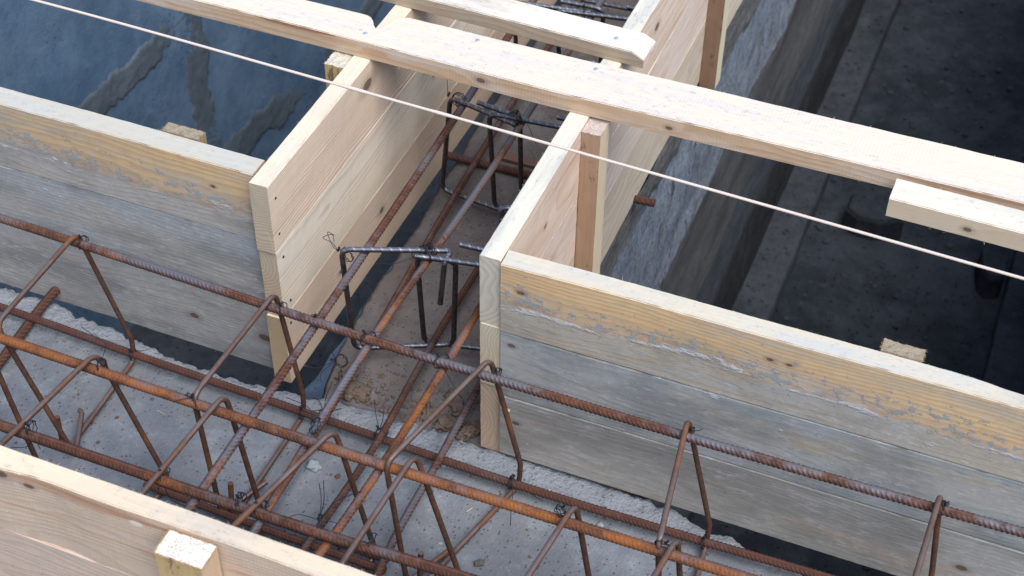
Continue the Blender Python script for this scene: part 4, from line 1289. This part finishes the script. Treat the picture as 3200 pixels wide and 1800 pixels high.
# ------------------------------------------------------------------ tie wires
def W(c, axis, rx, label, **k):
    W.n += 1
    return wire_tie('tie_wire', c, axis, rx, label, mat=WIRE, seed=W.n, **k)
W.n = 0
AX, AY, AZ = (1, 0, 0), (0, 1, 0), (0, 0, 1)
W((-1.438, 1.594, T + 0.004), (1, 0.2, 0), 0.012, 'small black tie at the bend of the first rear stirrup', rz=0.013)
W((-1.040, 1.585, T), (1, 0.0, 0), 0.0115, 'black tie on the top bar just right of the second rear stirrup', tails=[[(0.008, -0.004, 0.004)]])
W((-0.648, 1.583, T), (1, -0.1, 0), 0.0125, 'black tie where the rear stirrup meets the top bar by the corner post', rz=0.012)
W((-0.322, 1.583, T), (1, 0, 0), 0.0115, 'black tie below the rear stirrup bend before the right panel', tails=[[(0.012, 0.0, 0.006), (0.017, 0.004, 0.009)]])
W((0.070, 1.588, T), (1, 0, 0), 0.0115, 'black tie on the top bar at the right edge of the picture')
W((-1.385, 1.595, -0.433), (1, 0, 0), 0.0108, 'black tie on the low red bar at the foot of the first rear stirrup', tails=[[(0.02, 0.012, 0.0)]])
W((-1.028, 1.588, -0.433), (1, 0.3, 0), 0.0125, 'black tie on the low red bar at the foot of the second rear stirrup', tails=[[(0.03, 0.0, -0.006), (0.062, 0.002, -0.01)]])
W((-0.621, 1.584, -0.433), (1, 0.2, 0), 0.0125, 'tie on the low red bar below the corner post, two wire ends on the concrete',
  tails=[[(0.010, -0.02, -0.012), (0.018, -0.045, -0.020), (0.03, -0.078, -0.0225)], [(0.035, -0.004, -0.016), (0.062, -0.010, -0.02)]])
W((-0.277, 1.588, -0.433), (1, 0, 0), 0.0118, 'black tie at the foot of the stirrup standing before the right panel')
W((-1.243, 1.352, T + 0.003), (1, 0, 0), 0.0128, 'tie with a long free end above the first bend over the orange bar',
  tails=[[(0.006, 0.006, 0.012), (-0.006, 0.03, 0.012), (-0.035, 0.045, 0.0), (-0.065, 0.05, 0.01)]], rz=0.015)
W((-1.072, 1.343, T + 0.002), (0.35, 1, 0), 0.016, 'thick black tie joining two stirrups on the orange bar', rz=0.012, tails=[[(-0.02, -0.01, -0.004), (-0.027, -0.014, -0.008)]])
W((-0.865, 1.368, T + 0.008), (1, 0, 0), 0.0140, 'tangled tie at the bend over the orange bar where the bluish bar passes', rz=0.014,
  tails=[[(-0.01, 0.012, 0.006), (0.004, 0.02, 0.008)], [(-0.02, 0.02, 0.004), (-0.065, 0.03, -0.002)], [(0.03, 0.006, 0.004), (0.05, -0.006, 0.0)]])
W((-0.452, 1.350, ZT + 0.002), (0.1, 1, 0), 0.0085, 'tie wrapped on the rod just below the tied bend, bottom centre right', rz=0.008, turns=3)
W((-0.294, 1.352, T + 0.008), (0.2, 1, 0), 0.014, 'tie holding two stirrups together on the orange bar near the bottom right', rz=0.012, tails=[[(0.02, 0.002, 0.003)]])
W((-1.270, 1.196, T + 0.003), (1, 0.1, 0), 0.014, 'tie on the brown front bar at far left, knot hanging below', tails=[[(0.0, -0.01, -0.035), (-0.03, -0.02, -0.045)], [(0.02, -0.01, -0.036)]])
W((-1.032, 1.195, T + 0.002), (1, 0.1, 0), 0.0135, 'tie on the brown front bar with long curled ends resting behind it',
  tails=[[(0.01, -0.006, -0.05), (0.05, 0.0, -0.07), (0.09, -0.004, -0.085)], [(-0.01, -0.005, -0.04)]])
W((-0.902, 1.196, T + 0.002), (1, 0.2, 0), 0.0135, 'bunched black tie on the brown front bar left of the pale stirrup rod', rz=0.015, turns=3, tails=[[(0.012, 0.01, 0.004)]])
W((-0.868, 1.196, T + 0.002), (1, -0.1, 0), 0.014, 'tie on the brown front bar right beside the bunched one', turns=2)
W((-0.773, 1.204, T + 0.004), (1, 0.3, 0), 0.0135, 'tie on the brown front bar with a spray of stiff ends standing up',
  tails=[[(0.0, 0.012, 0.03), (-0.002, 0.015, 0.066)], [(0.004, 0.012, 0.03), (0.008, 0.012, 0.082)], [(0.02, 0.02, 0.03), (0.055, 0.035, 0.052)], [(-0.03, -0.005, 0.004), (-0.045, -0.02, 0.004)]])
W((-0.690, 1.203, T + 0.002), (1, 0.2, 0), 0.014, 'tie on the brown front bar at the stirrup in the bottom centre', tails=[[(0.01, -0.01, -0.04)]])
W((-0.980, 1.584, T - 0.005), (0.6, 1, 0), 0.011, 'thin tie where the leftmost cross bar passes under the rear top bar', turns=1)
W((-0.877, 1.578, T - 0.002), (1, -0.9, 0), 0.0145, 'black tie binding the bluish cross bar under the rear top bar', rz=0.014, tails=[[(0.015, 0.012, 0.0), (0.028, 0.016, -0.004)]])
W((-0.745, 1.578, T - 0.002), (1, -0.9, 0), 0.0145, 'tie with a pale strand binding the orange cross bar to the rear top bar', rz=0.014,
  tails=[[(0.02, -0.01, -0.03), (0.05, -0.018, -0.07), (0.08, -0.02, -0.10)]])
W((-0.986, 1.590, -0.428), (0.8, 1, 0), 0.013, 'tie with spread ends above the low red bar, left of the bluish bar',
  tails=[[(-0.02, 0.02, 0.004), (-0.035, 0.024, 0.0)], [(-0.004, 0.02, 0.02), (0.006, 0.03, 0.055)], [(0.03, 0.012, 0.012)]])
W((-0.872, 1.590, -0.424), (1, -0.8, 0), 0.0135, 'tie with two stiff ends standing up where the grey bottom bar crosses the red bar',
  tails=[[(-0.01, 0.01, 0.02), (-0.016, 0.018, 0.045)], [(0.004, 0.008, 0.02), (0.006, 0.01, 0.04)], [(0.014, -0.004, 0.0), (0.018, -0.006, -0.01)]])
W((-1.008, 1.762, B + 0.002), (0.3, 1, 0), 0.014, 'curly tie on the upper left corner of the nearest hoop', knot=(-1.026, 1.762, B + 0.004), rz=0.014,
  tails=[[(-0.012, 0.004, 0.012), (-0.028, 0.0, 0.022), (-0.012, 0.006, 0.03), (-0.006, 0.0, 0.02)], [(-0.01, 0.0, 0.01), (-0.022, 0.008, 0.03), (-0.004, 0.0, 0.036)]])
for k in range(1):
    W((-0.873, 1.812, zt - 0.001), (0.75, 1, 0.0), 0.019, 'thick bundle of wire tying both near hoops over the middle bar', rz=0.013, turns=6,
      tails=[[(-0.01, -0.03, 0.006), (-0.04, -0.055, -0.002), (-0.075, -0.065, -0.006)], [(0.02, 0.02, 0.006), (0.012, 0.03, 0.01)], [(-0.006, -0.02, 0.012), (-0.02, -0.04, 0.0)]])
W((-1.006, 2.250, B + 0.004), (0.2, 1, 0), 0.0145, 'black tie with an upright end at the corner of the second hoop', rz=0.015, turns=4, knot=(-1.03, 2.25, B + 0.006), tails=[[(-0.002, 0.004, 0.05), (0.0, 0.006, 0.085)]])
W((-0.877, 2.226, zt), (0.5, 1, 0), 0.016, 'black bundle of wire on the middle of the second hoop', rz=0.014, turns=6, tails=[[(0.03, -0.02, 0.0), (0.055, -0.035, -0.03)]])
W((-0.880, 2.623, zt), (1, 0.1, 0), 0.009, 'single wire turn round the third hoop beyond the pale topped batten', rz=0.014, turns=2)
W((-1.005, 2.030, D - 0.003), (0.2, 1, 0), 0.0125, 'loose wire ring round the low brown bar in the cross cage', turns=2)
W((-1.030, 1.745, -0.452), (0.5, 0.2, 1), 0.012, 'loose tangle of wire on the left corner of the cross wall', turns=2,
  tails=[[(-0.02, -0.03, 0.0), (-0.045, -0.04, 0.004)], [(-0.01, -0.04, 0.0), (0.0, -0.06, 0.0)], [(0.0, -0.01, 0.04), (0.012, 0.01, 0.075)]])
W((-0.836, 1.348, -0.425), (1, 0.6, 0), 0.012, 'bent wire end beside the grey bar low near the front stirrups', turns=1, tails=[[(-0.03, 0.0, 0.012), (-0.03, 0.02, 0.012), (0.0, 0.022, 0.012)]])

# wood slivers dropped on the concrete and a timber scrap on the cross wall
SLV = wood('sliver_wood', (0.66, 0.52, 0.34), (0.5, 0.36, 0.2), 30)
def sliver(x, y, z, l, rz, label, w=0.0011, tilt=0.0):
    V = [(-l / 2, -w / 2, 0), (l / 2, -w / 3, 0), (l / 2, w / 3, 0), (-l / 2, w / 2, 0), (-l / 2.2, 0, w), (l / 2.4, 0, w * 0.7)]
    F = [(0, 1, 5, 4), (1, 2, 5), (2, 3, 4, 5), (3, 0, 4), (3, 2, 1, 0)]
    o = mesh_obj('wood_sliver', V, F, SLV, None, (x, y, z), (0, tilt, rz), smooth=False)
    tag(o, label, 'wood sliver', None)
sliver(-0.563, 1.605, ZW + 0.002, 0.016, 1.2, 'short straw coloured sliver on the concrete below the right panel', 0.0024)
sliver(-1.275, 1.508, ZW + 0.002, 0.022, -0.2, 'thin long sliver on the concrete beneath the orange bar at left')
sliver(-0.672, 1.518, ZW + 0.002, 0.014, 1.1, 'thin sliver left of the tied foot of the corner stirrup', 0.0016)
sliver(-1.05, 1.60, ZW + 0.003, 0.012, 0.9, 'tiny sliver near the concrete edge left of the cross wall')
sliver(-0.66, 1.648, -0.33, 0.020, 0.6, 'pale splinter standing off the foot of the right corner post', 0.005, 0.7)
mb = MB()
boxv(mb, -0.985, -0.905, 2.425, 2.452, -0.4665, -0.458, 0.02, 0.0005, 40)
o = mb.build('timber_scrap', wood('scrap_wood', (0.20, 0.125, 0.10), (0.15, 0.09, 0.07), 31), smooth=False)
tag(o, 'small reddish timber scrap lying on the cross wall behind the dark short bar', 'timber scrap')

# ------------------------------------------------------------------ light, sky, camera
w = bpy.data.worlds.new('World')
sc.world = w
w.use_nodes = True
nt = w.node_tree
bg = nt.nodes['Background']
sky = nt.nodes.new('ShaderNodeTexSky')
sky.sky_type = 'NISHITA'
sky.sun_disc = False
EL, AZ_ = 57, 128          # sun height, compass angle measured from +Y clockwise (toward +X)
sky.sun_elevation = R(EL)
sky.sun_rotation = R(AZ_)
sky.air_density = 1.2
sky.dust_density = 0.4
sky.ozone_density = 3.0
nt.links.new(sky.outputs[0], bg.inputs[0])
bg.inputs[1].default_value = 0.15
sun = bpy.data.lights.new('sun', 'SUN')
sun.energy = 4.35
sun.angle = R(50)
sun.color = (1.0, 0.96, 0.91)
so = bpy.data.objects.new('sun', sun)
col.objects.link(so)
d = Vector((math.sin(R(AZ_)) * math.cos(R(EL)), math.cos(R(AZ_)) * math.cos(R(EL)), math.sin(R(EL))))
so.rotation_euler = (-d).to_track_quat('-Z', 'Y').to_euler()

cam = bpy.data.cameras.new('camera')
cam.sensor_width = 36.0
cam.lens = 36.0 * 4840.94 / 3200.0
cam.clip_start = 0.05
cam.clip_end = 300
cam.dof.use_dof = True
cam.dof.focus_distance = 2.62
cam.dof.aperture_fstop = 6.3
co = bpy.data.objects.new('camera', cam)
co.location = (0, 0, 1.65)
co.rotation_euler = (R(46.361), R(-0.5575), R(22.075))
col.objects.link(co)
sc.camera = co

sc.render.engine = 'CYCLES'
sc.cycles.use_denoising = True
sc.cycles.max_bounces = 6
sc.view_settings.view_transform = 'Standard'
sc.view_settings.look = 'None'
sc.view_settings.exposure = 0
